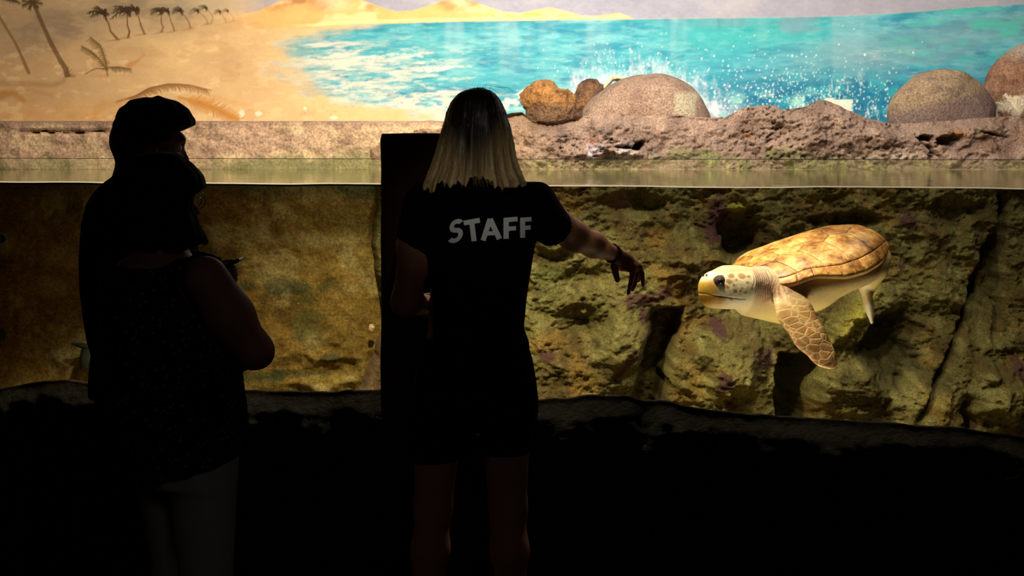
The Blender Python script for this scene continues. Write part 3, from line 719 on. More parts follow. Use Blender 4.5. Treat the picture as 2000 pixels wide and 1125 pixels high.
def quad_box(name, x0, x1, off0, off1, z0, z1, m, **props):
    """upright slab that follows the line of the glass"""
    V = []
    for x in (x0, x1):
        for off in (off0, off1):
            for z in (z0, z1): V.append((x-gnor[0]*0, float(glass_y(x))+off, z))
    Q = np.array([(0, 1, 5, 4), (2, 6, 7, 3), (0, 2, 3, 1), (4, 5, 7, 6), (1, 3, 7, 5), (0, 4, 6, 2)])
    return link(name, mesh_np(name, np.array(V), Q), m, props.pop('parent', None), smooth_=False, **props)
M_glass = pane_mat()
xp = P(770, 500, Yglass(770))[0]
pane = quad_box('window_1', -3.1, 3.1, 0.0, .03, .2, ZPANE, M_glass, kind='structure')
m = bpy.data.materials.new('pane_edge'); m.use_nodes = True; m.node_tree.nodes['Principled BSDF'].inputs['Base Color'].default_value = (*lin((150, 146, 124)), 1); m.node_tree.nodes['Principled BSDF'].inputs['Roughness'].default_value = .3
quad_box('pane_edge', -3.1, 3.1, -.0004, .0305, ZPANE, ZPANE+.0018, m, parent=pane)
# dried lime film on the strip of pane above the water
m = bpy.data.materials.new('lime_film'); m.use_nodes = True; nt_ = m.node_tree; nt_.nodes.remove(nt_.nodes['Principled BSDF'])
a_, b_, c_ = nt_.nodes.new('ShaderNodeBsdfTransparent'), nt_.nodes.new('ShaderNodeBsdfTranslucent'), nt_.nodes.new('ShaderNodeMixShader')
b_.inputs[0].default_value = (*lin((205, 200, 160)), 1); a_.inputs[0].default_value = (.97, .98, .93, 1)
tc_, mp_, nz_, mr_ = nt_.nodes.new('ShaderNodeTexCoord'), nt_.nodes.new('ShaderNodeMapping'), nt_.nodes.new('ShaderNodeTexNoise'), nt_.nodes.new('ShaderNodeMapRange')
mp_.inputs['Scale'].default_value = (1, 1, 3); nz_.inputs['Scale'].default_value = 7; nz_.inputs['Detail'].default_value = 8
mr_.inputs[1].default_value = .3; mr_.inputs[2].default_value = .7; mr_.inputs[3].default_value = .10; mr_.inputs[4].default_value = .30
nt_.links.new(tc_.outputs['Object'], mp_.inputs[0]); nt_.links.new(mp_.outputs[0], nz_.inputs[0]); nt_.links.new(nz_.outputs[0], mr_.inputs[0]); nt_.links.new(mr_.outputs[0], c_.inputs[0])
nt_.links.new(a_.outputs[0], c_.inputs[1]); nt_.links.new(b_.outputs[0], c_.inputs[2]); nt_.links.new(c_.outputs[0], nt_.nodes['Material Output'].inputs[0])
xf = np.array([-3.1, 3.1]); Vf = np.array([(x, float(glass_y(x))+.0312, z) for z in (WZ+.002, ZPANE-.001) for x in xf])
link('lime_film', mesh_np('lime_film', Vf, np.array([(0, 1, 3, 2)])), m, pane, smooth_=False)

xs = np.concatenate([np.linspace(-4.4, -2.2, 20, endpoint=False), np.linspace(-2.2, 2.2, 300), np.linspace(2.2, 4.5, 20)[1:]])
tt = np.linspace(0, 1, 150)**1.25
X = np.broadcast_to(xs, (150, len(xs))); y0 = glass_y(X)+.034; Y = y0+(YM-.2-y0)*tt[:, None]
lipz = (.0025*vnoise(X*5, 0*X, 0, 601)+.0018*vnoise(X*2.1, 0*X, 0, 603))*np.exp(-(Y-y0)/.12)
Z = WZ+lipz+.0006*fbm(X*3.2, Y*3.2, 0, 3, 605)*smooth(0, .3, Y-y0)
def water_mat():
    m = bpy.data.materials.new('water'); m.use_nodes = True; nt = m.node_tree; N, L = nt.nodes, nt.links
    N.remove(N['Principled BSDF']); out = N['Material Output']
    tr = N.new('ShaderNodeBsdfTransparent'); tr.inputs[0].default_value = (.93, .95, .86, 1)
    gl = N.new('ShaderNodeBsdfGlossy'); gl.inputs['Roughness'].default_value = .06; gl.inputs[0].default_value = (.97, .98, .88, 1)
    fr = N.new('ShaderNodeFresnel'); fr.inputs[0].default_value = 1.33
    tc = N.new('ShaderNodeTexCoord'); mp = N.new('ShaderNodeMapping'); mp.inputs['Scale'].default_value = (6, 2.0, 1)
    nz = N.new('ShaderNodeTexNoise'); nz.inputs['Scale'].default_value = 2.2; nz.inputs['Detail'].default_value = 3
    bp = N.new('ShaderNodeBump'); bp.inputs['Strength'].default_value = .12; bp.inputs['Distance'].default_value = .01
    L.new(tc.outputs['Object'], mp.inputs[0]); L.new(mp.outputs[0], nz.inputs[0]); L.new(nz.outputs[0], bp.inputs['Height'])
    L.new(bp.outputs[0], gl.inputs['Normal'])
    mx_ = N.new('ShaderNodeMixShader'); L.new(fr.outputs[0], mx_.inputs[0]); L.new(tr.outputs[0], mx_.inputs[1]); L.new(gl.outputs[0], mx_.inputs[2]); L.new(mx_.outputs[0], out.inputs[0])
    return m
me = mesh_np('water', np.stack([X.ravel(), Y.ravel(), Z.ravel()], 1), grid_faces(150, len(xs)))
wat = link('pool_water', me, water_mat(), kind='structure')
# bright meniscus where the water touches the pane
xl = xs[(xs > -2.6) & (xs < 2.7)]
z_l = WZ+(.0025*vnoise(xl*5, 0*xl, 0, 601)+.0018*vnoise(xl*2.1, 0*xl, 0, 603))
rb = [np.stack([xl, glass_y(xl)+yy, z_l+zz], 1) for yy, zz in ((.0315, .0028), (.0325, .001), (.035, -.0008), (.040, -.0012))]
Vt, Qt = np.concatenate(rb), grid_faces(4, len(xl))
M_men = bpy.data.materials.new('meniscus'); M_men.use_nodes = True; nt_ = M_men.node_tree; nt_.nodes.remove(nt_.nodes['Principled BSDF'])
a_, b_, c_ = nt_.nodes.new('ShaderNodeBsdfTranslucent'), nt_.nodes.new('ShaderNodeBsdfDiffuse'), nt_.nodes.new('ShaderNodeMixShader'); c_.inputs[0].default_value = .3
a_.inputs[0].default_value = b_.inputs[0].default_value = (.95, .92, .78, 1)
nt_.links.new(a_.outputs[0], c_.inputs[1]); nt_.links.new(b_.outputs[0], c_.inputs[2]); nt_.links.new(c_.outputs[0], nt_.nodes['Material Output'].inputs[0])
link('water_edge', mesh_np('water_edge', Vt, Qt), M_men, wat)
ok = xl < xp
Vt, Qt = tube_np(np.stack([xl[ok], glass_y(xl[ok])+.031, z_l[ok]-.0048], 1), .0028, 6)
link('algae_line', mesh_np('algae_line', Vt, Qt), mat('algae', base=lin((60, 62, 30)), rough=.9), wat)

# ---- dark rock sill below the panes -------------------------------------
M_led = mat('ledge_rock', attr='Col', rough=.92, spec=.15, n_scale=40, n_amt=.4, bump=.8, b_scale=30, b_dist=.02, b_detail=8)
prof = np.array([(-400, 790), (0, 758), (60, 747), (120, 742), (150, 744), (175, 750), (230, 756), (470, 760), (520, 764), (560, 763), (640, 765), (750, 759), (800, 770), (900, 778), (1050, 783), (1080, 779),
                 (1110, 777), (1170, 771), (1215, 773), (1255, 780), (1300, 783), (1340, 792), (1400, 801), (1450, 808), (1500, 812), (1600, 819), (1700, 824), (1760, 827), (1800, 833), (1880, 835), (1920, 843), (2000, 852), (2500, 880)], float)
xs = np.linspace(-2.7, 2.7, 520)
pxs = np.array([UV(x, float(glass_y(x))-.06, 0.65)[0] for x in xs])
zt = np.array([P(p_, np.interp(p_, prof[:, 0], prof[:, 1]), float(glass_y(x))-.06)[2] for p_, x in zip(pxs, xs)])
zt += .005*fbm(xs*16, 0*xs, 0, 4, 701)
na = 120; rows = []; cols = []
gy = glass_y(xs)
for k in range(na):
    t = k/(na-1)
    if t < .12:
        s_ = t/.12; y = gy+.02-.08*s_; z = zt-.012*(1-s_)
        z = z-.05*smooth(.0, -.4, 0*z)
    else:
        s_ = (t-.12)/.88; y = gy-.06-.05*smooth(0, .1, s_)-.10*smooth(.1, .9, s_)
        z = zt*(1-s_)+(-.02)*s_
    d = .05*fbm(xs*3, 0*xs+z*3, 0, 4, 711, ridge=True)+.03*fbm(xs*9, z*9, 0, 4, 715, ridge=True)+.012*fbm(xs*28, z*20, 0, 3, 719)
    y = y-(d*(smooth(.12, .25, t)*np.ones_like(xs)))
    rows.append(np.stack([xs, y, z], 1))
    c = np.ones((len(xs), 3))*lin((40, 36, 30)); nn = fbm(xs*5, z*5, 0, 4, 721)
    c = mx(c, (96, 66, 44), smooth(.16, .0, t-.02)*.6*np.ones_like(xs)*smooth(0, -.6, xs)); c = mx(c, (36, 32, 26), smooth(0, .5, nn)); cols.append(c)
V3 = np.concatenate(rows)
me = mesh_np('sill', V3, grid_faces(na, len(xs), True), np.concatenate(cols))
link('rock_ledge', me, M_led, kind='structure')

# post between the panes
yp = float(Yglass(800))-.03
zp1 = P(800, 262, yp)[2]
bm = bmesh.new(); bmesh.ops.create_cube(bm, size=1); bmesh.ops.bevel(bm, geom=bm.edges[:], offset=.03, segments=2, affect='EDGES')
me = bpy.data.meshes.new('t'); bm.to_mesh(me); bm.free()
x0, x1 = P(748, 300, yp)[0], P(898, 300, yp)[0]
nz_, na_ = 110, 40
z = np.linspace(.45, zp1, nz_); V = []
for i, zz in enumerate(z):
    a = np.linspace(0, 2*math.pi, na_, endpoint=False); ca, sa = np.cos(a), np.sin(a)
    k = (np.abs(ca)**10+np.abs(sa)**10)**(-.1)
    endr = 1-.04*smooth(zp1-.02, zp1, zz)
    hx = (x1-x0)/2*endr*(1+.015*fbm(np.array([zz*9]), np.array([0.]), 0, 3, 801)[0]); cx = (x0+x1)/2+.004*vnoise(zz*4, 0, 0, 802)
    V.append(np.stack([cx+hx*k*ca*(1+.012*fbm(a*0+zz*14, a*2, 0, 3, 805)), yp-.06+.09*k*sa+.006*fbm(ca*3, a*0+zz*9, sa*3, 3, 806), zz+0*a], 1))
V = np.concatenate(V+[np.array([[(x0+x1)/2, yp-.06, zp1+.004]])])
Q = []
for i in range(nz_-1):
    for a in range(na_): Q.append((i*na_+a, i*na_+(a+1) % na_, (i+1)*na_+(a+1) % na_, (i+1)*na_+a))
T = np.array([((nz_-1)*na_+a, (nz_-1)*na_+(a+1) % na_, nz_*na_) for a in range(na_)])
M_post = mat('dark_post', base=lin((66, 38, 26)), rough=.85, n_scale=25, n_amt=.3, bump=.5, b_scale=25)
link('post', mesh_np('post', V, [np.array(Q), T]), M_post, smooth_=True, label='rough dark brown post between the glass panes behind the staff member', category='post')

# ---- pool wall fittings --------------------------------------------------
M_pipe = mat('pipe_plastic', base=lin((110, 112, 84)), rough=.6, n_scale=30, n_amt=.2)
M_pipe2 = mat('algae_pipe', base=lin((34, 40, 24)), rough=.8, n_scale=30, n_amt=.3, bump=.4)
c = P(2, 466, YB-.03)
inl = empty('pipe_inlet', c, 'pale ring shaped pipe inlet on the pool wall at the left edge', 'pipe')
a = np.linspace(0, 2*math.pi, 28, endpoint=False)
Vt, Qt = tube_np(np.stack([c[0]+.034*np.cos(a), c[1]+0*a, c[2]+.034*np.sin(a)], 1), .009, 8, closed=True)
link('rim', mesh_np('rim', Vt, Qt), M_pipe, inl)
Vt, Qt = tube_np([c+(0, -.004, 0), c+(0, .05, 0)], [.027, .027], 20); Vt = np.concatenate([Vt, [c+(0, -.004, 0)]])
link('bore', mesh_np('bore', Vt, [Qt, np.array([(i, (i+1) % 20, 40) for i in range(20)])]), M_pipe2, inl)
def elbow(name, px, py, sc, label):
    c = P(px, py, YB-.05); o = empty(name, c, label, 'pipe')
    Vt, Qt = tube_np([c+np.array(q)*sc for q in ((.0, .12, 0), (0, .05, 0), (0, -.02, -.005), (0, -.05, -.03), (0, -.055, -.09))], np.array([.05, .05, .052, .05, .046])*sc, 16)
    link('elbow', mesh_np('elbow', Vt, Qt), M_pipe2, o)
    Vt, Qt = tube_np([c+np.array(q)*sc for q in ((.0, -.03, .035), (-.05, -.04, .05), (-.1, -.04, .06))], np.array([.022, .016, .006])*sc, 10)
    link('spout', mesh_np('spout', Vt, Qt), M_pipe2, o)
elbow('pipe_elbow', 176, 688, 1.0, 'dark algae covered pipe elbow low on the pool wall beside the man')
elbow('pipe_elbow', -6, 656, .7, 'dark pipe elbow cut off by the left edge, below the ring inlet')

# ---- visitor hall shell -----------------------------------------------------
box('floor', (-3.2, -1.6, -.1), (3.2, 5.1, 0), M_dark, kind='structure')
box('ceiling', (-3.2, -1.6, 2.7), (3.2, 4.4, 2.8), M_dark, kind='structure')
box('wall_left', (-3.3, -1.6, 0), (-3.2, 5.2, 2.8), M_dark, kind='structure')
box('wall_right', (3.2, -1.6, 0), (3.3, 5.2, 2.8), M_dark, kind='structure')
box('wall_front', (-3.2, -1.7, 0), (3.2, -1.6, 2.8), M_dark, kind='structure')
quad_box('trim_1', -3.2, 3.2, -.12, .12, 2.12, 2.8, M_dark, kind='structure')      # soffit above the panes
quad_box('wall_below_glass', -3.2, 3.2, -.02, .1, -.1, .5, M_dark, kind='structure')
# rest of the pool house around the water
M_side = mat('pool_house', base=lin((120, 100, 84)), rough=.9)
box('wall_pool_left', (-4.5, 4.6, -.7), (-4.4, YM+.1, 3.8), M_side, kind='structure')
box('wall_pool_right', (4.5, 4.0, -.7), (4.6, YM+.1, 3.8), M_side, kind='structure')
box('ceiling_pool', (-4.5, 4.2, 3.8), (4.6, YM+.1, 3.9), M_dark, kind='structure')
# ------------------------------------------------------------------ loggerhead turtle
def nrm(v): v = np.asarray(v, float); return v/np.linalg.norm(v)
TY = 5.42
B = P(1592, 508, TY)
yaw, pit, rol = math.radians(26), math.radians(10.5), math.radians(3.5)
Fv = nrm((-math.cos(yaw)*math.cos(pit), -math.sin(yaw)*math.cos(pit), -math.sin(pit)))
L0 = nrm(np.cross((0, 0, 1), Fv)); U0 = np.cross(Fv, L0)
Lv = L0*math.cos(rol)-U0*math.sin(rol); Uv = U0*math.cos(rol)+L0*math.sin(rol)
MT = np.stack([Fv, Lv, Uv], 1)
def T2W(p): return np.asarray(p)@MT.T+B
LEN = .655
def cs(s, tab): return np.interp(s, tab[0], tab[1])
ss = np.linspace(0, 1, 200)
def smoothtab(xs_, ys_):
    y = np.interp(ss, xs_, ys_); k = np.ones(13)/13
    yp = np.concatenate([2*y[0]-y[12:0:-1][-6:][::1]*1.0, y, np.full(6, y[-1])]) if False else np.pad(y, 6, mode='reflect', reflect_type='odd')
    return np.convolve(yp, k, 'valid')
Wt = smoothtab([0, .04, .12, .25, .4, .55, .7, .82, .92, 1], [.09, .14, .20, .245, .265, .255, .22, .165, .10, .03])
Ht = smoothtab([0, .1, .2, .35, .55, .72, .85, .93, 1], [.022, .052, .070, .084, .097, .102, .084, .052, .004])
Mt = smoothtab([0, .08, .22, .4, .55, .7, .85, 1], [.0, -.010, .016, -.010, -.013, -.006, .004, .008])
def shell(s, v):
    s = np.asarray(s, float); v = np.asarray(v, float)
    wv = np.interp(s, ss, Wt); h = np.interp(s, ss, Ht); mz = np.interp(s, ss, Mt)
    av = np.clip(np.abs(v), 0, 1)
    z = h*(1-av**2.3)**.8+mz*av**3+.006*np.exp(-(v/.07)**2)*np.sin(np.clip(s, 0, 1)*math.pi)+.012*smooth(.86, 1.0, av)*0
    sc = 1+.018*np.abs(np.sin((s-.05)/.89*math.pi*11))**.7*smooth(.55, .8, s)*av**4 - .012*smooth(.55, .8, s)*av**4
    return np.stack([LEN*(.5-s)+0*v, v*wv*sc, z], -1)
turtle = empty('turtle', tuple(B), 'large loggerhead turtle with golden shell swimming towards the pointing hand', 'turtle')
M_carap = mat('shell_base', base=lin((196, 156, 98)), rough=.6, n_scale=30, n_amt=.3)
def scute_mat():
    m = bpy.data.materials.new('scute'); m.use_nodes = True; nt = m.node_tree; N, L = nt.nodes, nt.links; b = N['Principled BSDF']
    b.inputs['Roughness'].default_value = .42; b.inputs['Specular IOR Level'].default_value = .5
    tc = N.new('ShaderNodeTexCoord'); a = N.new('ShaderNodeVertexColor'); a.layer_name = 'Col'
    n1 = N.new('ShaderNodeTexNoise'); n1.inputs['Scale'].default_value = 18; n1.inputs['Detail'].default_value = 9; n1.inputs['Roughness'].default_value = .72
    n2 = N.new('ShaderNodeTexNoise'); n2.inputs['Scale'].default_value = 70; n2.inputs['Detail'].default_value = 6
    L.new(tc.outputs['Object'], n1.inputs[0]); L.new(tc.outputs['Object'], n2.inputs[0])
    r = N.new('ShaderNodeValToRGB'); e = r.color_ramp.elements
    e[0].position = .38; e[0].color = (*lin((118, 70, 28)), 1); e[1].position = .66; e[1].color = (*lin((232, 196, 136)), 1)
    q = r.color_ramp.elements.new(.5); q.color = (*lin((188, 136, 70)), 1)
    L.new(n1.outputs[0], r.inputs[0])
    mx1 = N.new('ShaderNodeMix'); mx1.data_type = 'RGBA'; mx1.blend_type = 'MULTIPLY'; mx1.inputs[0].default_value = 1
    L.new(r.outputs[0], mx1.inputs[6]); L.new(a.outputs[0], mx1.inputs[7])
    mr = N.new('ShaderNodeMapRange'); mr.inputs[1].default_value = .3; mr.inputs[2].default_value = .7; mr.inputs[3].default_value = .75; mr.inputs[4].default_value = 1.25
    L.new(n2.outputs[0], mr.inputs[0]); sc = N.new('ShaderNodeVectorMath'); sc.operation = 'SCALE'; L.new(mx1.outputs[2], sc.inputs[0]); L.new(mr.outputs[0], sc.inputs['Scale'])
    L.new(sc.outputs[0], b.inputs['Base Color'])
    bp = N.new('ShaderNodeBump'); bp.inputs['Strength'].default_value = .35; bp.inputs['Distance'].default_value = .004; L.new(n2.outputs[0], bp.inputs['Height']); L.new(bp.outputs[0], b.inputs['Normal'])
    return m
M_scute = scute_mat()
# carapace body: closed shell
s_ = np.linspace(0, 1, 70); v_ = np.sin(np.linspace(-math.pi/2, math.pi/2, 61))
S, Vg = np.meshgrid(s_, v_, indexing='ij')
top = shell(S, Vg).reshape(-1, 3); av = np.abs(Vg).ravel()
bot = top.copy(); bot[:, 2] = bot[:, 2]-.013-.02*(1-av**4); bot[:, 1] *= .985
q1 = grid_faces(70, 61, True); n0 = len(top); q2 = grid_faces(70, 61)+n0
rim = np.concatenate([np.arange(61), np.arange(1, 70)*61+60, (69*61+np.arange(59, -1, -1)), np.arange(68, 0, -1)*61])
q3 = np.stack([rim, np.roll(rim, -1), np.roll(rim, -1)+n0, rim+n0], 1)
cara = link('carapace', mesh_np('carapace', T2W(np.concatenate([top, bot])), np.concatenate([q1, q2, q3])), M_carap, turtle)
def scute(poly, tint, lift=.0035, shrink=.975):
    poly = np.array(poly, float); k = len(poly); per = []
    for i in range(k):
        a, b = poly[i], poly[(i+1) % k]
        m = max(3, int(np.hypot((b-a)[0]*LEN, (b-a)[1]*.26)/.012))
        for j in range(m): per.append(a+(b-a)*j/m)
    per = np.array(per); c = poly.mean(0); n = len(per)
    pts = [c[None]]; lf = [lift*1.1]
    for t, l in ((.3, 1.1), (.6, 1.05), (.85, 1.0), (.95, .9), (1.0, .45), (1.02, -.6)):
        pts.append(c+(per-c)*t*shrink); lf += [lift*l]*n
    pts = np.concatenate(pts); lf = np.array(lf)
    s = np.clip(pts[:, 0], 0, 1); v = np.clip(pts[:, 1], -1, 1)
    p = shell(s, v)
    e = 1e-3
    ds = shell(np.clip(s+e, 0, 1), v)-shell(np.clip(s-e, 0, 1), v); dv = shell(s, np.clip(v*.97+e, -1, 1))-shell(s, np.clip(v*.97-e, -1, 1))
    nn = np.cross(dv, ds); nn /= np.linalg.norm(nn, axis=1)[:, None]+1e-9; nn *= np.sign(nn[:, 2:]+1e-9)
    p = p+nn*lf[:, None]
    Tt = np.array([(0, 1+i, 1+(i+1) % n) for i in range(n)]); Q = []
    for r_ in range(5):
        o = 1+r_*n
        Q += [(o+i, o+n+i, o+n+(i+1) % n, o+(i+1) % n) for i in range(n)]
    r = np.concatenate([[0], np.repeat([.3, .6, .85, .95, 1, 1.02], n)])
    col = np.ones((len(p), 3))*np.array(tint); col = col*(1-.35*smooth(.86, .99, r)*0)[:, None]
    col = col*(1-.3*smooth(.93, 1.0, r))[:, None]
    Wd = T2W(p)
    if np.cross(Wd[Tt[0][1]]-Wd[Tt[0][0]], Wd[Tt[0][2]]-Wd[Tt[0][0]])@Uv < 0: Tt = Tt[:, ::-1]; Q = [q[::-1] for q in Q]
    return link('scute', mesh_np('scute', Wd, [Tt, np.array(Q)], col), M_scute, turtle)
rs = np.random.RandomState(8)
bS = [.05, .2, .38, .56, .74, .9]; cS = [.14, .30, .47, .65, .83]; cO = [.07, .16, .32, .50, .68, .86, .93]; VO = .87
for i in range(5):
    t = np.array((.88, .80, .66))*rs.uniform(.8, 1.0) if i < 3 else np.array((.84, .66, .44))*rs.uniform(.6, .8)
    scute([(bS[i], -.2), (bS[i], .2), (cS[i], .33), (bS[i+1], .2), (bS[i+1], -.2), (cS[i], -.33)], t)
for sd in (1, -1):
    inner = [[(bS[0], .2), (cS[0], .33)]]+[[(cS[k], .33), (bS[k+1], .2), (cS[k+1], .33)] for k in range(4)]+[[(cS[4], .33), (bS[5], .2)]]
    for k in range(6):
        poly = inner[k]+[(cO[k+1], VO), (cO[k], VO)]
        t = np.array((1.0, .95, .86))*rs.uniform(.82, 1.08) if k in (1, 2, 3) else np.array((.9, .8, .66))*rs.uniform(.8, 1.0)
        scute([(a, b*sd) for a, b in poly], t)
    ms = np.linspace(0, 1, 12)
    for k in range(11):
        i0, i1 = .07+.86*ms[k], .07+.86*ms[k+1]; o0, o1 = .05+.89*ms[k], .05+.89*ms[k+1]
        t = np.array((1.05, .95, .8))*rs.uniform(.78, 1.1)
        scute([(i0, VO*sd), (i1, VO*sd), (o1, 1.0*sd), (o0, 1.0*sd)], t, lift=.003, shrink=.985)
    scute([(0, .3*sd), (0, 1.0*sd), (.05, 1.0*sd), (.07, .8*sd), (.05, .2*sd)], (.85, .72, .58), lift=.003)
    scute([(.9, 0), (.9, .2*sd), (.93, .8*sd), (.94, 1.0*sd), (1, 1.0*sd), (1, 0)], (.9, .72, .5), lift=.003)
scute([(0, -.3), (0, .3), (.05, .2), (.05, -.2)], (.85, .72, .58), lift=.003)

# head frame
HO = P(1424, 559, 5.13)
hy = math.radians(17)
hF = nrm((-math.cos(hy), -math.sin(hy), 0.0)); hL = nrm(np.cross((0, 0, 1), hF)); hU = np.cross(hF, hL)
MH = np.stack([hF, hL, hU], 1)
def H(x, y, z): return HO+MH@np.array([x, y, z])
prims = [ell(H(-.005, 0, .006), (.098, .060, .066), MH), cone(H(.02, 0, .002), H(.062, 0, 0), .064, .046), ell(H(.076, 0, -.012), (.036, .034, .05), MH),
         ell(H(.025, 0, -.044), (.076, .042, .036), MH), ell(H(-.02, .028, -.02), (.065, .036, .05), MH), ell(H(-.02, -.028, -.02), (.065, .036, .05), MH)]
neckA, neckB = H(-.05, 0, -.006), P(1530, 572, 5.34)
prims += [cone(neckA, neckB, .072, .105), cone(P(1462, 592, 5.2), P(1530, 590, 5.34), .048, .078)]
T = T2W
body = [ell(T((.02, 0, -.045)), (.30, .235, .088), MT), ell(T((.10, 0, -.075)), (.19, .17, .082), MT), ell(T((-.12, .0, -.035)), (.2, .17, .055), MT),
        cone(P(1540, 560, 5.22), P(1590, 572, 5.3), .055, .06)]
fl = [(1533, 573, 5.17, .060), (1554, 612, 5.12, .066), (1581, 656, 5.09, .060), (1607, 691, 5.08, .044), (1622, 707, 5.08, .027)]
fn = nrm((.20, -.88, .42)); flip = []
fp = [P(*q[:3]) for q in fl]
for i in range(4): flip.append(flatcone(fp[i], fp[i+1], fl[i][3], fl[i+1][3], fn, .27))
flip.append(cone(P(1548, 560, 5.26), fp[0], .05, .026))
rn = nrm((1, -.28, .12))
rp = [T((-.20, .10, -.05)), P(1688, 556, 5.50), P(1697, 595, 5.46), P(1702, 624, 5.45)]
rear = [flatcone(rp[0], rp[1], .06, .05, nrm((.7, -.2, .6)), .5), flatcone(rp[1], rp[2], .050, .038, rn, .42), flatcone(rp[2], rp[3], .038, .018, rn, .46), cone(P(1699, 606, 5.45), P(1706, 617, 5.45), .008, .003)]
far = [flatcone(T((.16, -.16, -.07)), T((.10, -.32, -.13)), .06, .06, Uv, .3), flatcone(T((.10, -.32, -.13)), T((-.02, -.44, -.17)), .06, .03, Uv, .3),
       flatcone(T((-.22, -.1, -.05)), T((-.33, -.2, -.09)), .05, .04, Uv, .25), cone(T((-.27, 0, -.03)), T((-.35, 0, -.045)), .03, .01)]
base_f = union(prims[:6], .03)
def mouth(p):
    q = (p-HO)@MH
    zm = -.022-.020*np.clip((.1-q[:, 0])/.13, 0, 1)**.8
    return .0018*np.exp(-((q[:, 2]-zm)/.0022)**2)*smooth(-.035, -.015, q[:, 0])
def turt(p):
    d = base_f(p)+mouth(p)
    d = smin(d, prims[6](p), .03); d = smin(d, prims[7](p), .04)
    b = union(body, .05)(p); d = smin(d, b, .05)
    d = smin(d, union(flip, .012)(p), .018); d = smin(d, union(rear, .01)(p), .025); d = smin(d, union(far, .02)(p), .03)
    # loose skin wrinkles on neck
    q = (p-HO)@MH
    wr = smooth(-.05, -.085, q[:, 0])*smooth(-.24, -.16, q[:, 0])*smooth(-.09, -.03, q[:, 2])*smooth(.0, .03, union(flip, .01)(p))
    return d+wr*.0014*np.sin(q[:, 0]*520+5*vnoise(p[:, 0]*24, p[:, 1]*24, p[:, 2]*24, 3)+q[:, 2]*90)
cutn = -hF; cut0 = H(-.075, 0, 0)
lo = np.minimum.reduce([T((.36, 0, 0)), T((-.4, .3, -.2)), T((-.3, -.5, 0)), P(1350, 700, 5.0), P(1650, 730, 5.0)])-.05; hi = np.maximum.reduce([T((-.4, -.3, .1)), T((0, -.55, .1)), P(1720, 560, 5.6), T((.1, -.5, .1))])+.04
V1, Q1 = sdf_mesh(lambda p: np.maximum(turt(p), -((p-cut0)@cutn)-.004), lo, hi, .0042)
V1 = relax(V1, Q1, 2, .4)
hlo = HO-.15; hhi = HO+.15
V2, Q2 = sdf_mesh(lambda p: np.maximum(turt(p), ((p-cut0)@cutn)-.004), hlo, hhi, .002)
V2 = relax(V2, Q2, 1, .4)
Va, Qa = join_np([(V1, Q1), (V2, Q2)])
# colour
q = (Va-HO)@MH
ms_ = Va.copy(); far_side = q[:, 1] < 0
ql = q.copy(); ql[:, 1] = np.abs(ql[:, 1]); Wm = ql@MH.T+HO
u, v = UV(Wm[:, 0], Wm[:, 1], Wm[:, 2]); uw, vw = UV(Va[:, 0], Va[:, 1], Va[:, 2])
lt = (Va-B)@MT
n1 = fbm(Va[:, 0]*14, Va[:, 1]*14, Va[:, 2]*14, 4, 901); n2 = fbm(Va[:, 0]*60, Va[:, 1]*60, Va[:, 2]*60, 3, 905)
C = np.ones((len(Va), 3))*lin((214, 188, 132))
C = mx(C, (196, 164, 96), smooth(0, .4, n1)*.5); C = mx(C, (226, 204, 120), smooth(-.08, -.14, lt[:, 2])*.7)
neck = smooth(-.045, -.09, q[:, 0])*smooth(-.27, -.2, q[:, 0])
C = mx(C, (206, 178, 160), neck*smooth(-.09, -.02, q[:, 2])*.8)
C = mx(C, (120, 84, 74), neck*smooth(.15, .5, np.sin(q[:, 0]*520+5*vnoise(Va[:, 0]*24, Va[:, 1]*24, Va[:, 2]*24, 3)+q[:, 2]*90))*smooth(-.075, -.03, q[:, 2])*.7)
C = mx(C, (150, 120, 106), smooth(.12, .03, np.linalg.norm(Va-P(1560, 552, 5.25), axis=1))*.6*smooth(-.2, -.16, -np.abs(q[:, 0]+.25)))
C = mx(C, (238, 224, 190), smooth(.02, .0, np.min([g_(Va) for g_ in rear[1:]], axis=0)))
hd = smooth(-.085, -.055, q[:, 0])*(q[:, 0] > -.12)
C = mx(C, (240, 226, 190), hd)
C = mx(C, (208, 160, 124), hd*smooth(.045, .062, q[:, 2]+.3*np.abs(q[:, 1])*0)*smooth(.1, .06, q[:, 0])*.85)
C = mx(C, (228, 180, 72), hd*smooth(.052, .085, q[:, 0]+.2*q[:, 2])*smooth(.03, .012, q[:, 2]))
C = mx(C, (206, 150, 52), hd*smooth(-.022, -.034, q[:, 2])*smooth(.02, .06, q[:, 0]))
C = mx(C, (232, 206, 140), hd*smooth(-.055, -.07, q[:, 2])*.6)
C = mx(C, (226, 150, 84), hd*np.exp(-((u-1391)/7)**2-((v-556)/9)**2)*.7)
zm = -.022-.020*np.clip((.1-q[:, 0])/.13, 0, 1)**.8
C = mx(C, (70, 40, 26), hd*np.exp(-((q[:, 2]-zm)/.0022)**2)*smooth(-.04, -.03, q[:, 0])*smooth(.095, .06, q[:, 0])*.9)
for (x0, y0, rx, ry, tl) in ((1428, 539, 6.5, 4.5, .0), (1424.5, 550, 6, 5, .2), (1418, 559.5, 7.5, 3.5, .5), (1449, 539, 8, 5.5, .2), (1436, 568.5, 4, 4, 0), (1434, 557, 2.2, 3, 0), (1438.5, 547, 2.4, 2.4, 0),
                             (1446.5, 568.5, 1.8, 2.8, 0), (1450, 563, 2, 2.4, 0), (1428.5, 585, 3.6, 2.2, 0), (1445, 575, 1.8, 1.4, 0), (1408, 582, 5, 2.4, 0), (1460, 552, 3.5, 3, 0), (1462, 540, 4, 3, 0), (1456, 572, 2.5, 3, 0)):
    qq = np.hypot((u-x0)/rx, (v-y0-tl*(u-x0))/ry); C = mx(C, (176, 124, 76), hd*smooth(1.25, .75, qq)*.85)
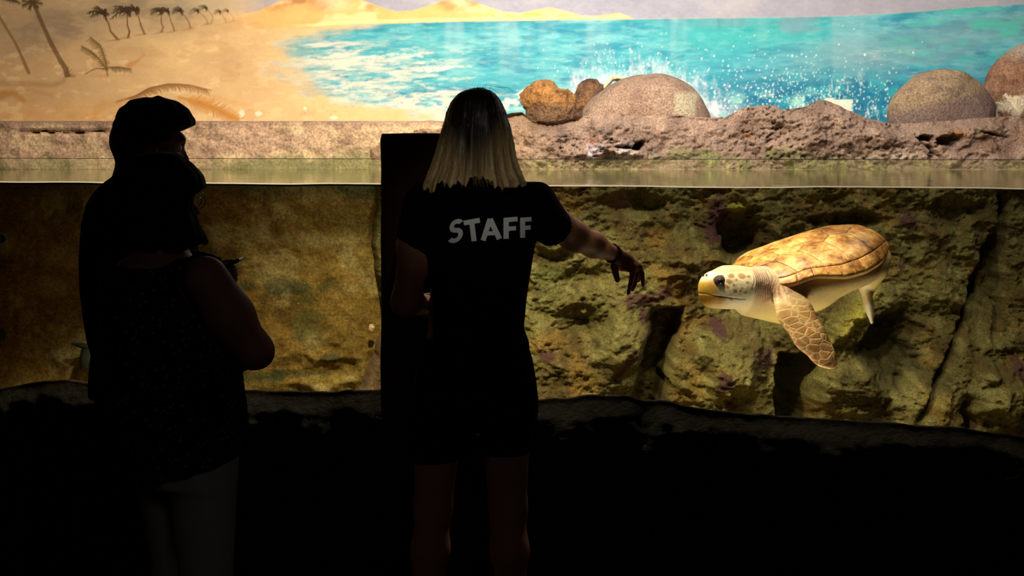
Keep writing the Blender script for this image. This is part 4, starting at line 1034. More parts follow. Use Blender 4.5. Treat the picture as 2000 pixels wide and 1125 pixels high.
for (x0, y0, rx, ry) in ((1373.5, 538, 2.6, 2.4), (1380, 537.6, 2.4, 2.8)): C = mx(C, (30, 26, 30), hd*smooth(1.3, .7, np.hypot((uw-x0)/rx, (vw-y0)/ry)))
C = mx(C, (250, 240, 226), hd*smooth(1.4, .6, np.hypot((u-1384)/9, (v-536)/5))*.5*(1-smooth(1.6, .9, np.hypot((u-1377)/6, (v-538)/4))))
C = mx(C, (50, 34, 28), hd*smooth(1.15, .85, np.hypot((u-1404)/11, (v-545-.2*(u-1404)*-1)/8)))
fd = np.min([g(Va) for g in flip[:4]], axis=0); fd2 = np.min([g(Va) for g in far[:3]], axis=0)
sclm = smooth(.02, .004, np.minimum(fd, fd2))*(.25+.7*smooth(.02, .16, np.linalg.norm(Va-fp[0], axis=1)))
me = mesh_np('body', Va, Qa, C)
paint(me, np.repeat(sclm[:, None], 3, 1), 'scl')
def skin_mat():
    m = bpy.data.materials.new('turtle_skin'); m.use_nodes = True; nt = m.node_tree; N, L = nt.nodes, nt.links; b = N['Principled BSDF']
    b.inputs['Roughness'].default_value = .5; b.inputs['Specular IOR Level'].default_value = .35
    tc = N.new('ShaderNodeTexCoord'); a = N.new('ShaderNodeVertexColor'); a.layer_name = 'Col'; k = N.new('ShaderNodeVertexColor'); k.layer_name = 'scl'
    # coordinates with x along the flipper, slightly stretched scales
    mp = N.new('ShaderNodeMapping'); mp.inputs['Rotation'].default_value = (0, math.radians(-58), 0); mp.inputs['Scale'].default_value = (24, 30, 36)
    wn = N.new('ShaderNodeTexNoise'); wn.inputs['Scale'].default_value = 12
    L.new(tc.outputs['Object'], mp.inputs[0])
    vo = N.new('ShaderNodeTexVoronoi'); vo.feature = 'DISTANCE_TO_EDGE'; vo.inputs['Scale'].default_value = 1; L.new(mp.outputs[0], vo.inputs[0])
    vc = N.new('ShaderNodeTexVoronoi'); vc.inputs['Scale'].default_value = 1; L.new(mp.outputs[0], vc.inputs[0])
    ramp = N.new('ShaderNodeValToRGB'); e = ramp.color_ramp.elements; e[0].position = .008; e[0].color = (*lin((232, 206, 164)), 1); e[1].position = .32; e[1].color = (*lin((176, 116, 66)), 1)
    q_ = ramp.color_ramp.elements.new(.05); q_.color = (*lin((214, 164, 108)), 1)
    L.new(vo.outputs['Distance'], ramp.inputs[0])
    sep = N.new('ShaderNodeSeparateColor'); L.new(vc.outputs['Color'], sep.inputs[0])
    mr = N.new('ShaderNodeMapRange'); mr.inputs[3].default_value = .8; mr.inputs[4].default_value = 1.35; L.new(sep.outputs[0], mr.inputs[0])
    sc = N.new('ShaderNodeVectorMath'); sc.operation = 'SCALE'; L.new(ramp.outputs[0], sc.inputs[0]); L.new(mr.outputs[0], sc.inputs['Scale'])
    m1 = N.new('ShaderNodeMix'); m1.data_type = 'RGBA'; L.new(k.outputs[0], m1.inputs[0]); L.new(a.outputs[0], m1.inputs[6]); L.new(sc.outputs[0], m1.inputs[7])
    L.new(m1.outputs[2], b.inputs['Base Color'])
    n2 = N.new('ShaderNodeTexNoise'); n2.inputs['Scale'].default_value = 90; n2.inputs['Detail'].default_value = 5; L.new(tc.outputs['Object'], n2.inputs[0])
    mn = N.new('ShaderNodeMath'); mn.operation = 'MINIMUM'; mn.inputs[1].default_value = .12; L.new(vo.outputs['Distance'], mn.inputs[0])
    ml = N.new('ShaderNodeMath'); ml.operation = 'MULTIPLY'; L.new(mn.outputs[0], ml.inputs[0]); L.new(k.outputs[0], ml.inputs[1])
    ml2 = N.new('ShaderNodeMath'); ml2.operation = 'MULTIPLY_ADD'; ml2.inputs[1].default_value = 6.0; L.new(ml.outputs[0], ml2.inputs[0]); L.new(n2.outputs[0], ml2.inputs[2])
    bp = N.new('ShaderNodeBump'); bp.inputs['Strength'].default_value = .5; bp.inputs['Distance'].default_value = .0035; L.new(ml2.outputs[0], bp.inputs['Height']); L.new(bp.outputs[0], b.inputs['Normal'])
    return m
link('body', me, skin_mat(), turtle)
M_eye = mat('turtle_eye', base=(.012, .009, .008), rough=.12, spec=.6)
M_lid = mat('turtle_lid', base=lin((60, 42, 34)), rough=.6, bump=.4, b_scale=120, b_dist=.003)
for sd in (1, -1):
    c = H(.057, .0475*sd, .022)
    sdf_obj('eyelid', ell(c, (.0235, .012, .019), MH), c-.04, c+.04, .002, M_lid, turtle, 1)
    sdf_obj('eye', ell(H(.060, .0510*sd, .024), (.0125, .0115, .0115), MH), c-.04, c+.04, .0012, M_eye, turtle, 1)
# ------------------------------------------------------------------ people
def basis(deg, pitch=0.0):
    """columns: forward, left, up for a heading (0 = +x, 90 = away from the camera)"""
    a = math.radians(deg); p = math.radians(pitch)
    f = np.array([math.cos(a)*math.cos(p), math.sin(a)*math.cos(p), math.sin(p)]); l = nrm(np.cross((0, 0, 1), f)); return np.stack([f, l, np.cross(f, l)], 1)
def head_prims(c, M, s=1.0):
    h = lambda x, y, z: c+M@(np.array([x, y, z])*s)
    pr = [ell(h(-.012, 0, .03), np.array([.098, .076, .088])*s, M), ell(h(.028, 0, -.035), np.array([.062, .056, .072])*s, M), cone(h(.052, 0, -.085), h(.066, 0, -.088), .022*s, .017*s),
          ell(h(.085, 0, .035), np.array([.014, .045, .012])*s, M)]
    nose = [cone(h(.084, 0, .016), h(.100, 0, -.022), .007*s, .010*s), ell(h(.086, 0, -.050), np.array([.009, .023, .006])*s, M), ell(h(.084, 0, -.060), np.array([.009, .02, .007])*s, M)]
    ears = [ell(h(-.005, y, -.008), np.array([.018, .009, .031])*s, M) for y in (.077, -.077)]
    eyes = [h(.0715, y, .012) for y in (.029, -.029)]
    def f(p):
        d = union(pr, .025*s)(p); d = smin(d, union(nose, .006*s)(p), .010*s)
        for e in ears: d = smin(d, e(p), .006*s)
        for e in eyes:
            k = np.linalg.norm(p-e-M[:, 0]*.008*s, axis=1)-.012*s; d = -smin(-d, k, .010*s)
        return d
    return f, eyes
def hand_f(palm, fingers):
    """palm: list of (a,b,ra,rb); fingers: list of point lists with radii"""
    g = [cone(*q) for q in palm]
    fg = []
    for pts, r0, r1 in fingers:
        n = len(pts)-1
        fg.append(union([cone(pts[i], pts[i+1], r0+(r1-r0)*i/n, r0+(r1-r0)*(i+1)/n) for i in range(n)], .002))
    def f(p):
        d = union(g, .015)(p)
        e = fg[0](p)
        for q in fg[1:]: e = np.minimum(e, q(p))
        return smin(d, e, .006)
    return f
def sk(name, c, **kw): return mat(name, base=lin(c), rough=.55, spec=.3, n_scale=30, n_amt=.08, **kw)
M_skin = sk('skin_tan', (176, 118, 92)); M_skin2 = sk('skin_pale', (164, 114, 92)); M_skin3 = sk('skin_man', (112, 72, 54))
M_eyew = mat('eye_white', base=(.6, .58, .55), rough=.2); M_black = mat('black_cloth', base=(.0035, .0035, .004), rough=.95, spec=.05, n_scale=60, n_amt=.2)
M_navy = mat('navy_cloth', base=(.003, .003, .0045), rough=.95, spec=.05)
def add_eyes(eyes, parent):
    for e in eyes: sdf_obj('eye', ell(e, (.0125,)*3), e-.02, e+.02, .0025, M_eyew, parent, 1)
def bbox(*pts, m=.12):
    a = np.array(pts); return a.min(0)-m, a.max(0)+m

# ---- staff member, seen from behind, pointing at the turtle ----------------
Y1 = 4.05
p1 = P(925, 800, Y1); staff = empty('person', (p1[0], Y1, 0), 'blond person in a black shirt with STAFF on the back, arm stretched towards the turtle', 'person')
torso = stackpx([(350, 895, 975, .055), (356, 862, 1014, .066), (363, 838, 1046, .075), (374, 820, 1056, .085), (392, 810, 1064, .098), (425, 816, 1060, .108), (475, 832, 1046, .118), (530, 833, 1037, .115), (590, 830, 1028, .105), (640, 826, 1024, .10), (668, 820, 1034, .112), (693, 817, 1040, .120), (700, 817, 1040, .120)], Y1, 2.3)
hips = stackpx([(640, 830, 1020, .095), (700, 818, 1040, .118), (745, 808, 1048, .128), (785, 802, 1052, .128), (815, 800, 1050, .115), (835, 802, 1048, .10)], Y1, 2.4)
shR, elR, wrR = P(1040, 398, Y1), P(1122, 462, 4.24), P(1198, 496, 4.43)
shL, elL, wrL = P(832, 398, Y1), P(793, 590, 4.03), P(858, 600, 4.27)
hd, eyes = head_prims(P(932, 262, Y1+.01), basis(72), 1.0)
legs = []
for hx, kx, ax_, r0, sl in ((858, 846, 832, .078, 905), (986, 992, 1000, .076, 887)):
    hp, kn = P(hx, 800, Y1), P(kx, 985, Y1); an = np.array([P(ax_, 1050, Y1)[0]*1.02, Y1+.0, .085])
    kn = np.array([kn[0], Y1-.005, .47]); cf = kn*.68+an*.32+np.array([0, -.015, 0])
    legs.append((hp, kn, cf, an))
body_p = [torso_in := stackpx([(362, 880, 990, .05), (380, 832, 1040, .075), (400, 826, 1050, .085), (475, 842, 1036, .105), (590, 840, 1018, .09), (640, 836, 1014, .088), (745, 820, 1036, .11), (800, 820, 1034, .10)], Y1, 2.2),
          cone(P(934, 300, Y1), P(936, 372, Y1), .052, .062), cone(shL, P(808, 480, Y1), .05, .044), cone(P(808, 480, Y1), elL, .044, .038), cone(elL, wrL, .038, .027),
          cone(shR, elR, .052, .042), cone(elR, P(1160, 478, 4.34), .043, .036), cone(P(1160, 478, 4.34), wrR, .036, .0245)]
for hp, kn, cf, an in legs: body_p += [cone(hp, kn, .078, .053), cone(kn, cf, .050, .054), cone(cf, an, .052, .036), cone(an, an+np.array([.0, .13, -.045]), .034, .026)]
f_ = union(body_p, .03)
full = lambda p: smin(f_(p), hd(p), .02)
sdf_obj('body', full, (p1[0]-.36, Y1-.25, -.0), (wrR[0]+.02, wrR[1]+.06, 1.72), .008, M_skin, staff)
add_eyes(eyes, staff)
# pointing hand
Yh = 4.46
h = lambda x, y, dY=0.0: P(x, y, Yh+dY)
hf = hand_f([(wrR, h(1222, 508), .0235, .021), (wrR, h(1214, 517), .022, .019), (h(1222, 508), h(1247, 522, .01), .021, .014), (h(1216, 516), h(1236, 524, -.01), .018, .014)],
            [([h(1206, 508, -.01), h(1200, 520, -.015), h(1202, 532, -.02), h(1206, 547, -.02)], .0145, .0085),
             ([h(1236, 521, -.01), h(1235, 540, -.015), h(1231, 556, -.012), h(1227, 573, -.01)], .0105, .006),
             ([h(1241, 521, .0), h(1243, 540, .0), h(1239, 556, .0), h(1235, 566, .0)], .0105, .0065),
             ([h(1247, 522, .012), h(1254, 534, .012), h(1255, 546, .012), h(1256, 557, .012)], .0095, .006),
             ([h(1246, 520, .028), h(1252, 530, .03), h(1250, 541, .03), h(1247, 549, .028)], .0085, .0055)])
lo, hi = bbox(wrR, h(1250, 575), h(1196, 500), m=.05)
sdf_obj('hand', hf, lo, hi, .0028, M_skin, staff)
# other hand, relaxed in front of the waist
q = wrL; hf = hand_f([(q, q+(.05, .045, -.01), .026, .024), (q+(.03, .03, 0), q+(.06, .06, -.03), .022, .018)],
            [([q+(.06, .055, .012), q+(.09, .065, .01), q+(.105, .06, -.01)], .010, .007), ([q+(.062, .058, -.008), q+(.095, .068, -.012), q+(.108, .06, -.03)], .010, .007),
             ([q+(.06, .06, -.026), q+(.09, .068, -.032), q+(.1, .06, -.048)], .0095, .0065), ([q+(.055, .06, -.042), q+(.078, .066, -.05), q+(.086, .058, -.062)], .0085, .006),
             ([q+(.02, .02, .02), q+(.05, .015, .03), q+(.075, .02, .022)], .012, .008)])
lo, hi = bbox(q, q+(.1, .06, -.03), m=.06); sdf_obj('hand', hf, lo, hi, .0035, M_skin, staff)
# shirt
sl = [cone(shL, P(806, 486, Y1), .066, .056), cone(shR, P(1083, 447, 4.13), .068, .058)]
shirt_f = union([torso]+sl, .03)
axL = nrm(P(806, 486, Y1)-shL); cL = P(808, 481, Y1); cL2 = cL
axR = nrm(P(1092, 450, 4.15)-shR); cR = P(1086, 446, 4.14)
xL = P(836, 480, Y1)[0]; xR = P(1044, 470, Y1)[0]
def shirt(p):
    d = shirt_f(p)+.0025*fbm(p[:, 0]*14, p[:, 1]*14, p[:, 2]*7, 3, 33)
    cutL = np.where(p[:, 0] < xL, (p-cL)@nrm(axL+np.array([-.25, 0, 0])), -1); cutR = np.where(p[:, 0] > xR, (p-cR)@axR, -1)
    d = np.maximum(d, np.maximum(cutL, cutR)); d = np.maximum(d, p[:, 2]-P(935, 355, Y1)[2]-.01*0)
    return d
SH = sdf_obj('shirt', shirt, (p1[0]-.34, Y1-.22, P(0, 700, Y1)[2]-.02), (P(1110, 0, 4.2)[0], Y1+.35, 1.55), .007, M_navy, staff)
sh_f = lambda p: union([hips]+[cone(P(858, 790, Y1), P(849, 905, Y1), .080, .072), cone(P(990, 790, Y1), P(987, 890, Y1), .080, .076)], .015)(p)
zL, zR = P(850, 897, Y1)[2], P(985, 884, Y1)[2]; xm = P(925, 850, Y1)[0]
sdf_obj('shorts', lambda p: np.maximum(np.maximum(sh_f(p), np.where(p[:, 0] < xm, zL-p[:, 2]-.12*(p[:, 0]-xm)*-.3, zR-p[:, 2])), p[:, 2]-P(0, 660, Y1)[2]), (p1[0]-.34, Y1-.25, zL-.06), (p1[0]+.34, Y1+.25, 1.1), .008, M_black, staff)
for hp, kn, cf, an in legs:
    c = np.array([an[0], Y1+.04, 0]); sdf_obj('shoe', lambda p, c=c: np.maximum(union([ell(c+(0, -.05, .045), (.042, .07, .05)), ell(c+(0, .07, .035), (.045, .095, .04))], .04)(p), -p[:, 2]+.002), c-(.08, .2, .0)-np.array([0, 0, .03]), c+np.array([.08, .22, .13]), .006, M_black, staff)
# hair : long straight blond hair with dark roots
hair_s = stackpx([(172, 925, 943, .02), (176, 908, 957, .05), (184, 894, 968, .078), (198, 882, 979, .098), (220, 872, 989, .11), (245, 866, 996, .116), (275, 859, 1001, .115), (305, 851, 1006, .108, -.01), (330, 843, 1014, .098, -.025), (350, 836, 1022, .095, -.045), (378, 830, 1032, .085, -.06)], Y1-.01, 2.1)
face_dir = basis(72)[:, 0]; hc = P(932, 262, Y1+.01)
def hair1(p):
    d = hair_s(p)
    ang = np.arctan2(p[:, 1]-Y1, p[:, 0]-hc[0])*9
    d = d+.0035*smooth(1.62, 1.5, p[:, 2])*np.sin(ang*2.3+3*vnoise(ang*.8, p[:, 2]*3, 0, 4))+.003*vnoise(ang*5, p[:, 2]*6, 0, 5)
    zb = P(0, 358, Y1)[2]+.008-.1*np.abs(p[:, 0]-hc[0])+.016*vnoise(p[:, 0]*45, 0*p[:, 0], 0, 6)+.012*vnoise(p[:, 0]*150, 0*p[:, 0], 0, 7); d = np.maximum(d, zb-p[:, 2])
    q = p-hc; fr = q@face_dir                      # open for the face
    return np.maximum(d, np.minimum(fr-.045, hc[2]+.055-p[:, 2]+0*fr) if True else d)
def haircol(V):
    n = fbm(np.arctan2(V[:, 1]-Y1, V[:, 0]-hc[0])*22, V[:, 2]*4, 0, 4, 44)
    t = smooth(1.61, 1.45, V[:, 2]+.035*n+.075*np.exp(-((V[:, 0]-hc[0]+.01)/.055)**2)); C = np.ones((len(V), 3))*lin((34, 24, 16))  # darker centre partly stands in for backlight reaching only the sides
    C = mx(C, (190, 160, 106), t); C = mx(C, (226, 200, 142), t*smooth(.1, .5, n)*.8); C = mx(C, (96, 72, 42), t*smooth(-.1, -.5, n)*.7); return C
M_hair = mat('blond_hair', attr='Col', rough=.5, spec=.4, bump=.0)
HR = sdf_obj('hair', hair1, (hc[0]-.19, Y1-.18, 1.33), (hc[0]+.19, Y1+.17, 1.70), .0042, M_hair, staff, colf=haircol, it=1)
rs = np.random.RandomState(3); parts = []
for k in range(150):       # loose strands that break up the ends and the outline
    a = rs.uniform(-math.pi, 0) if k < 110 else rs.choice([rs.uniform(-.5, .35), math.pi+rs.uniform(-.35, .5)])
    pts = []
    for row, xl, xr, ay, dy in ((200, 884, 977, .1, 0), (250, 867, 995, .116, 0), (300, 853, 1005, .112, -.01), (340, 840, 1017, .097, -.03), (356+rs.uniform(-4, 8), 834, 1027, .093, -.05)):
        c0, c1 = P(xl, row, Y1), P(xr, row, Y1); cx = (c0[0]+c1[0])/2; rx = (c1[0]-c0[0])/2*rs.uniform(.995, 1.02)
        pts.append((cx+rx*math.cos(a), Y1-.01+dy+ay*math.sin(a)*rs.uniform(1, 1.02), c0[2]))
    pts = np.array(pts)[rs.randint(0, 3):]; t = np.linspace(0, 1, 9); s0 = np.linspace(0, 1, len(pts))
    pts = np.stack([np.interp(t, s0, pts[:, i]) for i in range(3)], 1)
    parts.append(tube_np(pts, np.linspace(.0013, .0004, 9), 4))
for k in range(5):         # flyaway hairs on the crown
    x0 = rs.uniform(905, 955); b0 = P(x0, 182, Y1); parts.append(tube_np([b0, b0+(.01, 0, .012+.004*k), b0+(.035+.01*k, 0, .014), b0+(.055+.01*k, 0, .0)], [.0006, .0005, .0004, .0003], 4))
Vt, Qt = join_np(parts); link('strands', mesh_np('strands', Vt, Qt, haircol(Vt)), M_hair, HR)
# STAFF lettering, each letter its own raised print
M_print = mat('white_print', base=(.82, .82, .80), rough=.6)
from mathutils.bvhtree import BVHTree
bpy.context.view_layer.update()
bv = BVHTree.FromPolygons([v.co[:] for v in SH.data.vertices], [p.vertices[:] for p in SH.data.polygons])
def stroke_poly(a, b, w):
    a, b = np.array(a, float), np.array(b, float); d = (b-a)/np.linalg.norm(b-a); n_ = np.array([-d[1], d[0]])*w/2
    return [a-n_, b-n_, b+n_, a+n_]
def letter(name, polys):
    """polys in px of the photo; projected straight onto the shirt from behind (along y)"""
    bm = bmesh.new()
    for pl in polys:
        vs = [bm.verts.new((p[0], p[1], 0)) for p in pl]; bm.faces.new(vs)
    bmesh.ops.triangulate(bm, faces=bm.faces[:])
    for _ in range(6):
        es = [e for e in bm.edges if e.calc_length() > 5]
        if not es: break
        bmesh.ops.subdivide_edges(bm, edges=es, cuts=1); bmesh.ops.triangulate(bm, faces=bm.faces[:])
    for v in bm.verts:
        w_ = P(v.co.x, v.co.y, Y1-.12)
        hit = bv.ray_cast(Vector((w_[0], Y1-.5, w_[2])), Vector((0, 1, 0)))
        v.co = hit[0]+Vector((0, -.0022, 0)) if hit[0] is not None else Vector(w_)
    bmesh.ops.remove_doubles(bm, verts=bm.verts[:], dist=.00005)
    me = bpy.data.meshes.new(name); bm.to_mesh(me); bm.free(); return link(name, me, M_print, SH, smooth_=False)
def arc(cx, cy, rx, ry, a0, a1, w, n=12):
    out = []
    for i in range(n):
        t0, t1 = [math.radians(a0+(a1-a0)*(i+k)/n) for k in (0, 1)]
        o = lambda t, s: (cx+(rx+s*w/2)*math.cos(t), cy-(ry+s*w/2)*math.sin(t))
        out.append([o(t0, -1), o(t1, -1), o(t1, 1), o(t0, 1)])
    return out
W_ = 9.0
# S leans with the fabric
S_ = arc(890.5, 441.5, 9.5, 8.6, 30, 270, W_, 20)+arc(889.5, 460.2, 11, 10.1, 90, -148, W_, 20)
S_ = [[(x-(y-450)*.10, y-(x-890)*.22) for x, y in pl] for pl in S_]
letter('letter', S_)
letter('letter', [stroke_poly((905.5, 436), (937, 430.5), 9.5), stroke_poly((921, 433), (926, 471), 10)])
letter('letter', [stroke_poly((957, 428), (943.5, 470), 10), stroke_poly((957, 428), (975.5, 467), 10.5), stroke_poly((949, 456.5), (970, 455), 8)])
letter('letter', [stroke_poly((988.5, 426.5), (988.5, 467), 10.5), stroke_poly((985, 430.5), (1011, 428.5), 9), stroke_poly((985, 448), (1008, 446.5), 8.5)])
letter('letter', [stroke_poly((1021, 426.5), (1021, 466), 10), stroke_poly((1017, 430.5), (1038.5, 429.5), 8.5), stroke_poly((1017, 447), (1037, 446), 8.5)])
# bands on the wrist of the pointing arm
def band(name, c, ax, r, rad, m, parent, tilt=0.0):
    ax = nrm(ax); u = nrm(np.cross(ax, (0, 0, 1))); v = np.cross(ax, u); a = np.linspace(0, 2*math.pi, 28, endpoint=False)
    pts = c+r*(np.cos(a)[:, None]*u+np.sin(a)[:, None]*v)+tilt*np.sin(a)[:, None]*ax
    Vt, Qt = tube_np(pts, rad, 6, closed=True); return link(name, mesh_np(name, Vt, Qt), m, parent)
M_band = mat('band', base=(.006, .005, .005), rough=.6); M_band2 = mat('red_band', base=lin((70, 14, 14)), rough=.6)
axw = wrR-P(1160, 478, 4.34)
for t, rr, tl, m_ in ((.92, .029, .006, M_band), (1.0, .0275, .010, M_band), (1.07, .0265, .003, M_band2)): band('bracelet', P(1160, 478, 4.34)+axw*t, axw, rr, .0022, m_, staff, tl)
band('bracelet', elL*.35+wrL*.65, wrL-elL, .033, .004, mat('white_band', base=(.45, .43, .4), rough=.5), staff)
# ---- dark haired woman with glasses --------------------------------------
Y2 = 3.45
p2 = P(340, 800, Y2); wom = empty('person', (p2[0], Y2, 0), 'dark haired person with glasses, small-print top and white jeans, at the left', 'person')
tun = stackpx([(496, 262, 372, .07), (508, 225, 392, .10), (525, 206, 405, .12), (560, 201, 418, .14), (620, 199, 440, .155), (690, 198, 460, .165), (728, 198, 469, .168), (790, 203, 476, .17), (850, 232, 481, .175), (890, 262, 479, .175), (922, 278, 470, .17)], Y2, 2.3)
hc2 = P(314, 399, Y2); M2 = basis(22)
hd2, eyes2 = head_prims(P(309, 399, Y2), M2, .93)
sh2, el2, wr2 = P(400, 545, Y2-.10), P(496, 684, Y2-.06), P(432, 692, Y2+.16)
sh2l, el2l, wr2l = P(300, 545, Y2+.14), P(385, 600, Y2+.30), P(424, 530, Y2+.23)
bp_ = [stackpx([(490, 290, 360, .05), (510, 232, 388, .085), (540, 215, 400, .11), (700, 215, 445, .14), (880, 290, 462, .14)], Y2, 2.3), cone(P(310, 440, Y2), P(310, 505, Y2), .055, .07),
       cone(sh2, P(448, 618, Y2-.08), .056, .058), cone(P(448, 618, Y2-.08), el2, .056, .042), cone(el2, P(508, 690, Y2-.05), .036, .026), cone(el2, P(462, 692, Y2+.06), .042, .042), cone(P(462, 692, Y2+.06), wr2, .040, .028),
       cone(sh2l, el2l, .055, .042), cone(el2l, wr2l, .04, .026)]
f2 = union(bp_, .025)
sdf_obj('body', lambda p: smin(f2(p), hd2(p), .02), (p2[0]-.32, Y2-.28, .6), (P(545, 0, Y2)[0]+.03, Y2+.32, 1.52), .0075, M_skin2, wom)
add_eyes(eyes2, wom)
Yg_ = Y2+.22; g = lambda x, y, d=0.0: P(x, y, Yg_+d)
hf = hand_f([(wr2l, g(444, 528), .024, .017), (g(434, 532), g(447, 546), .018, .014)],
            [([g(447, 524), g(458, 525), g(456, 529, -.02)], .0088, .0075), ([g(448, 533), g(459, 536), g(455, 539, -.02)], .0088, .0078),
             ([g(447, 542), g(458, 546), g(454, 549, -.02)], .0085, .0075), ([g(446, 549), g(455, 555), g(451, 557, -.02)], .008, .007), ([g(428, 520, -.01), g(440, 513, -.012), g(454, 510.5, -.012)], .0095, .0065)])
lo, hi = bbox(wr2l, g(462, 520), g(440, 560), m=.05); sdf_obj('hand', hf, lo, hi, .0028, M_skin2, wom)
q = wr2; hf = hand_f([(q, q+(-.05, .03, .01), .026, .022)], [([q+(-.05, .03+.004*k, .03-.018*k), q+(-.085, .03, .03-.018*k), q+(-.10, .015, .028-.018*k)], .009, .007) for k in range(4)]+[([q+(-.02, .03, .03), q+(-.05, .035, .05), q+(-.07, .03, .055)], .011, .008)])
lo, hi = bbox(q, q+(-.1, .03, 0), m=.06); sdf_obj('hand', hf, lo, hi, .0035, M_skin2, wom)
M_print2 = mat('printed_cloth', base=(.005, .005, .006), rough=.95, spec=.05, fleck=((.16, .16, .17), 58, .24))
rx_ = P(350, 552, Y2)[0]
slv = [cone(P(368, 540, Y2-.08), P(402, 523, Y2-.07), .070, .028), cone(P(250, 530, Y2+.06), P(275, 530, Y2+.15), .07, .055)]
tun_f = union([tun]+slv, .025)
cut_n = nrm(P(425, 508, Y2-.1)-P(352, 560, Y2-.1)); cut_c = P(352, 558, Y2-.1)
sc_n = nrm(np.array([cut_n[2], 0, -cut_n[0]]))
def tunic(p):
    d = tun_f(p)+.003*fbm(p[:, 0]*16, p[:, 1]*16, p[:, 2]*7, 3, 63)+.004*np.sin(np.arctan2(p[:, 1]-Y2, p[:, 0]-p2[0])*16+2*vnoise(p[:, 2]*3, 0*p[:, 2], 0, 4))*smooth(1.0, .78, p[:, 2])
    arm = union([cone(sh2, el2, .068, .05)], 0)(p)
    hem = P(0, 918, Y2)[2]+np.interp(p[:, 0], [P(290, 0, Y2)[0], P(460, 0, Y2)[0]], [0, .045])
    d = np.maximum(d, hem-p[:, 2])
    neckcut = ell(P(300, 490, Y2-.02), (.125, .14, .045)); d = np.maximum(d, -neckcut(p))
    side = (p-cut_c)@sc_n
    return np.maximum(d, np.where((p[:, 1] < Y2-.02) & (p[:, 0] > rx_), np.minimum(side, -arm(p) if callable(arm) else -arm), -1))
TN = sdf_obj('top', tunic, (p2[0]-.33, Y2-.28, .70), (P(500, 0, Y2)[0], Y2+.3, 1.36), .0075, M_print2, wom)
parts = []
for k in range(9):       # ruffle on the shoulder
    c = P(386+k*4.2, 502-1.5*math.sin(k*.9)+.12*k*k, Y2-.07); parts.append(tube_np([c+(-.012, -.03, -.004), c+(0, -.01, .006*(k % 2)), c+(.004, .03, .0)], [.007, .009, .006], 8))
Vt, Qt = join_np(parts); link('ruffle', mesh_np('ruffle', Vt, Qt), M_print2, TN)
M_jean = mat('white_denim', base=(.50, .50, .48), rough=.9, n_scale=40, n_amt=.08, bump=.3, b_scale=30, b_dist=.006)
kn2 = [(P(322, 900, Y2+.07), np.array([P(325, 1000, Y2)[0], Y2+.08, .44]), np.array([P(325, 1000, Y2)[0], Y2+.05, .09])), (P(395, 890, Y2-.04), np.array([P(408, 1000, Y2)[0], Y2-.05, .44]), np.array([P(402, 1000, Y2)[0], Y2-.07, .09]))]
hipz = stackpx([(850, 296, 462, .13), (890, 292, 462, .14), (940, 296, 462, .13)], Y2, 2.3)
jf = union([hipz]+[cone(a, b, .080 if i == 0 else .088, .056 if i == 0 else .064) for i, (a, b, c) in enumerate(kn2)]+[cone(b, c, .058, .045) for a, b, c in kn2], .015)
sdf_obj('jeans', lambda p: np.maximum(jf(p), .05-p[:, 2])+.0025*fbm(p[:, 0]*8+p[:, 2]*10, p[:, 1]*8, p[:, 2]*22, 3, 91), (p2[0]-.3, Y2-.27, .0), (p2[0]+.3, Y2+.28, .95), .008, M_jean, wom)
for a, b, c in kn2:
    c = np.array([c[0], c[1], 0]); R2 = basis(30); sdf_obj('shoe', lambda p, c=c: np.maximum(union([ell(c+R2@(-.03, 0, .04), (.07, .045, .045), R2), ell(c+R2@(.07, 0, .03), (.09, .045, .035), R2)], .04)(p), -p[:, 2]+.002), c-(.17, .17, .02), c+np.array([.2, .2, .12]), .007, M_black, wom)
hb = stackpx([(297, 300, 328, .03), (300, 282, 345, .05), (308, 262, 360, .075), (322, 243, 376, .096), (343, 226, 395, .108), (364, 217, 399, .112), (374, 213, 394, .112), (382, 211, 380, .112), (410, 208, 380, .11), (424, 206, 385, .108), (450, 205, 397, .106), (468, 205, 405, .10), (480, 208, 404, .095), (488, 214, 396, .09)], Y2, 2.2)
def hair2(p):
    a = np.arctan2(p[:, 1]-Y2, p[:, 0]-hc2[0])*10
    d = hb(p)+.003*vnoise(a*2, p[:, 2]*4, 0, 8)+.002*vnoise(a*6, p[:, 2]*8, 0, 9)
    d = np.maximum(d, P(0, 484, Y2)[2]+.012*vnoise(p[:, 0]*60, 0*p[:, 0], 0, 10)-p[:, 2])
    q = (p-hc2)@M2
    face = np.maximum(np.maximum(.045-q[:, 0], np.abs(q[:, 1]-.03)-.065), q[:, 2]-.035)
    return np.maximum(d, -face)
sdf_obj('hair', hair2, (hc2[0]-.19, Y2-.16, 1.22), (hc2[0]+.14, Y2+.16, 1.52), .005, mat('dark_hair', base=(.006, .0045, .0035), rough=.75, spec=.1), wom, it=1)
# glasses
gl_ = bpy.data.objects.new('glasses', None); COL.objects.link(gl_); gl_.parent = wom; gl_.matrix_parent_inverse = wom.matrix_world.inverted()
M_frame = mat('glasses_frame', base=(.01, .008, .006), rough=.3, spec=.5)
gc = P(388, 391, Y2-.035); gv = nrm((.16, .9, 0)); ax_g = nrm((.75, -.66, 0))
def ring(c, name):
    a = np.linspace(0, 2*math.pi, 32, endpoint=False); u_ = nrm((.55, .84, 0)); rx, rz = .0215, .0205
    pts = c+np.cos(a)[:, None]*u_*rx+np.sin(a)[:, None]*np.array([0, 0, rz])
    Vt, Qt = tube_np(pts, .0013, 6, closed=True); return link(name, mesh_np(name, Vt, Qt), M_frame, wom), pts
bpy.data.objects.remove(gl_)
r1, pts = ring(gc, 'glasses'); r2, _ = ring(gc+nrm((-.5, .86, 0))*.052*0+np.array([-.02, .05, 0]), 'glasses')
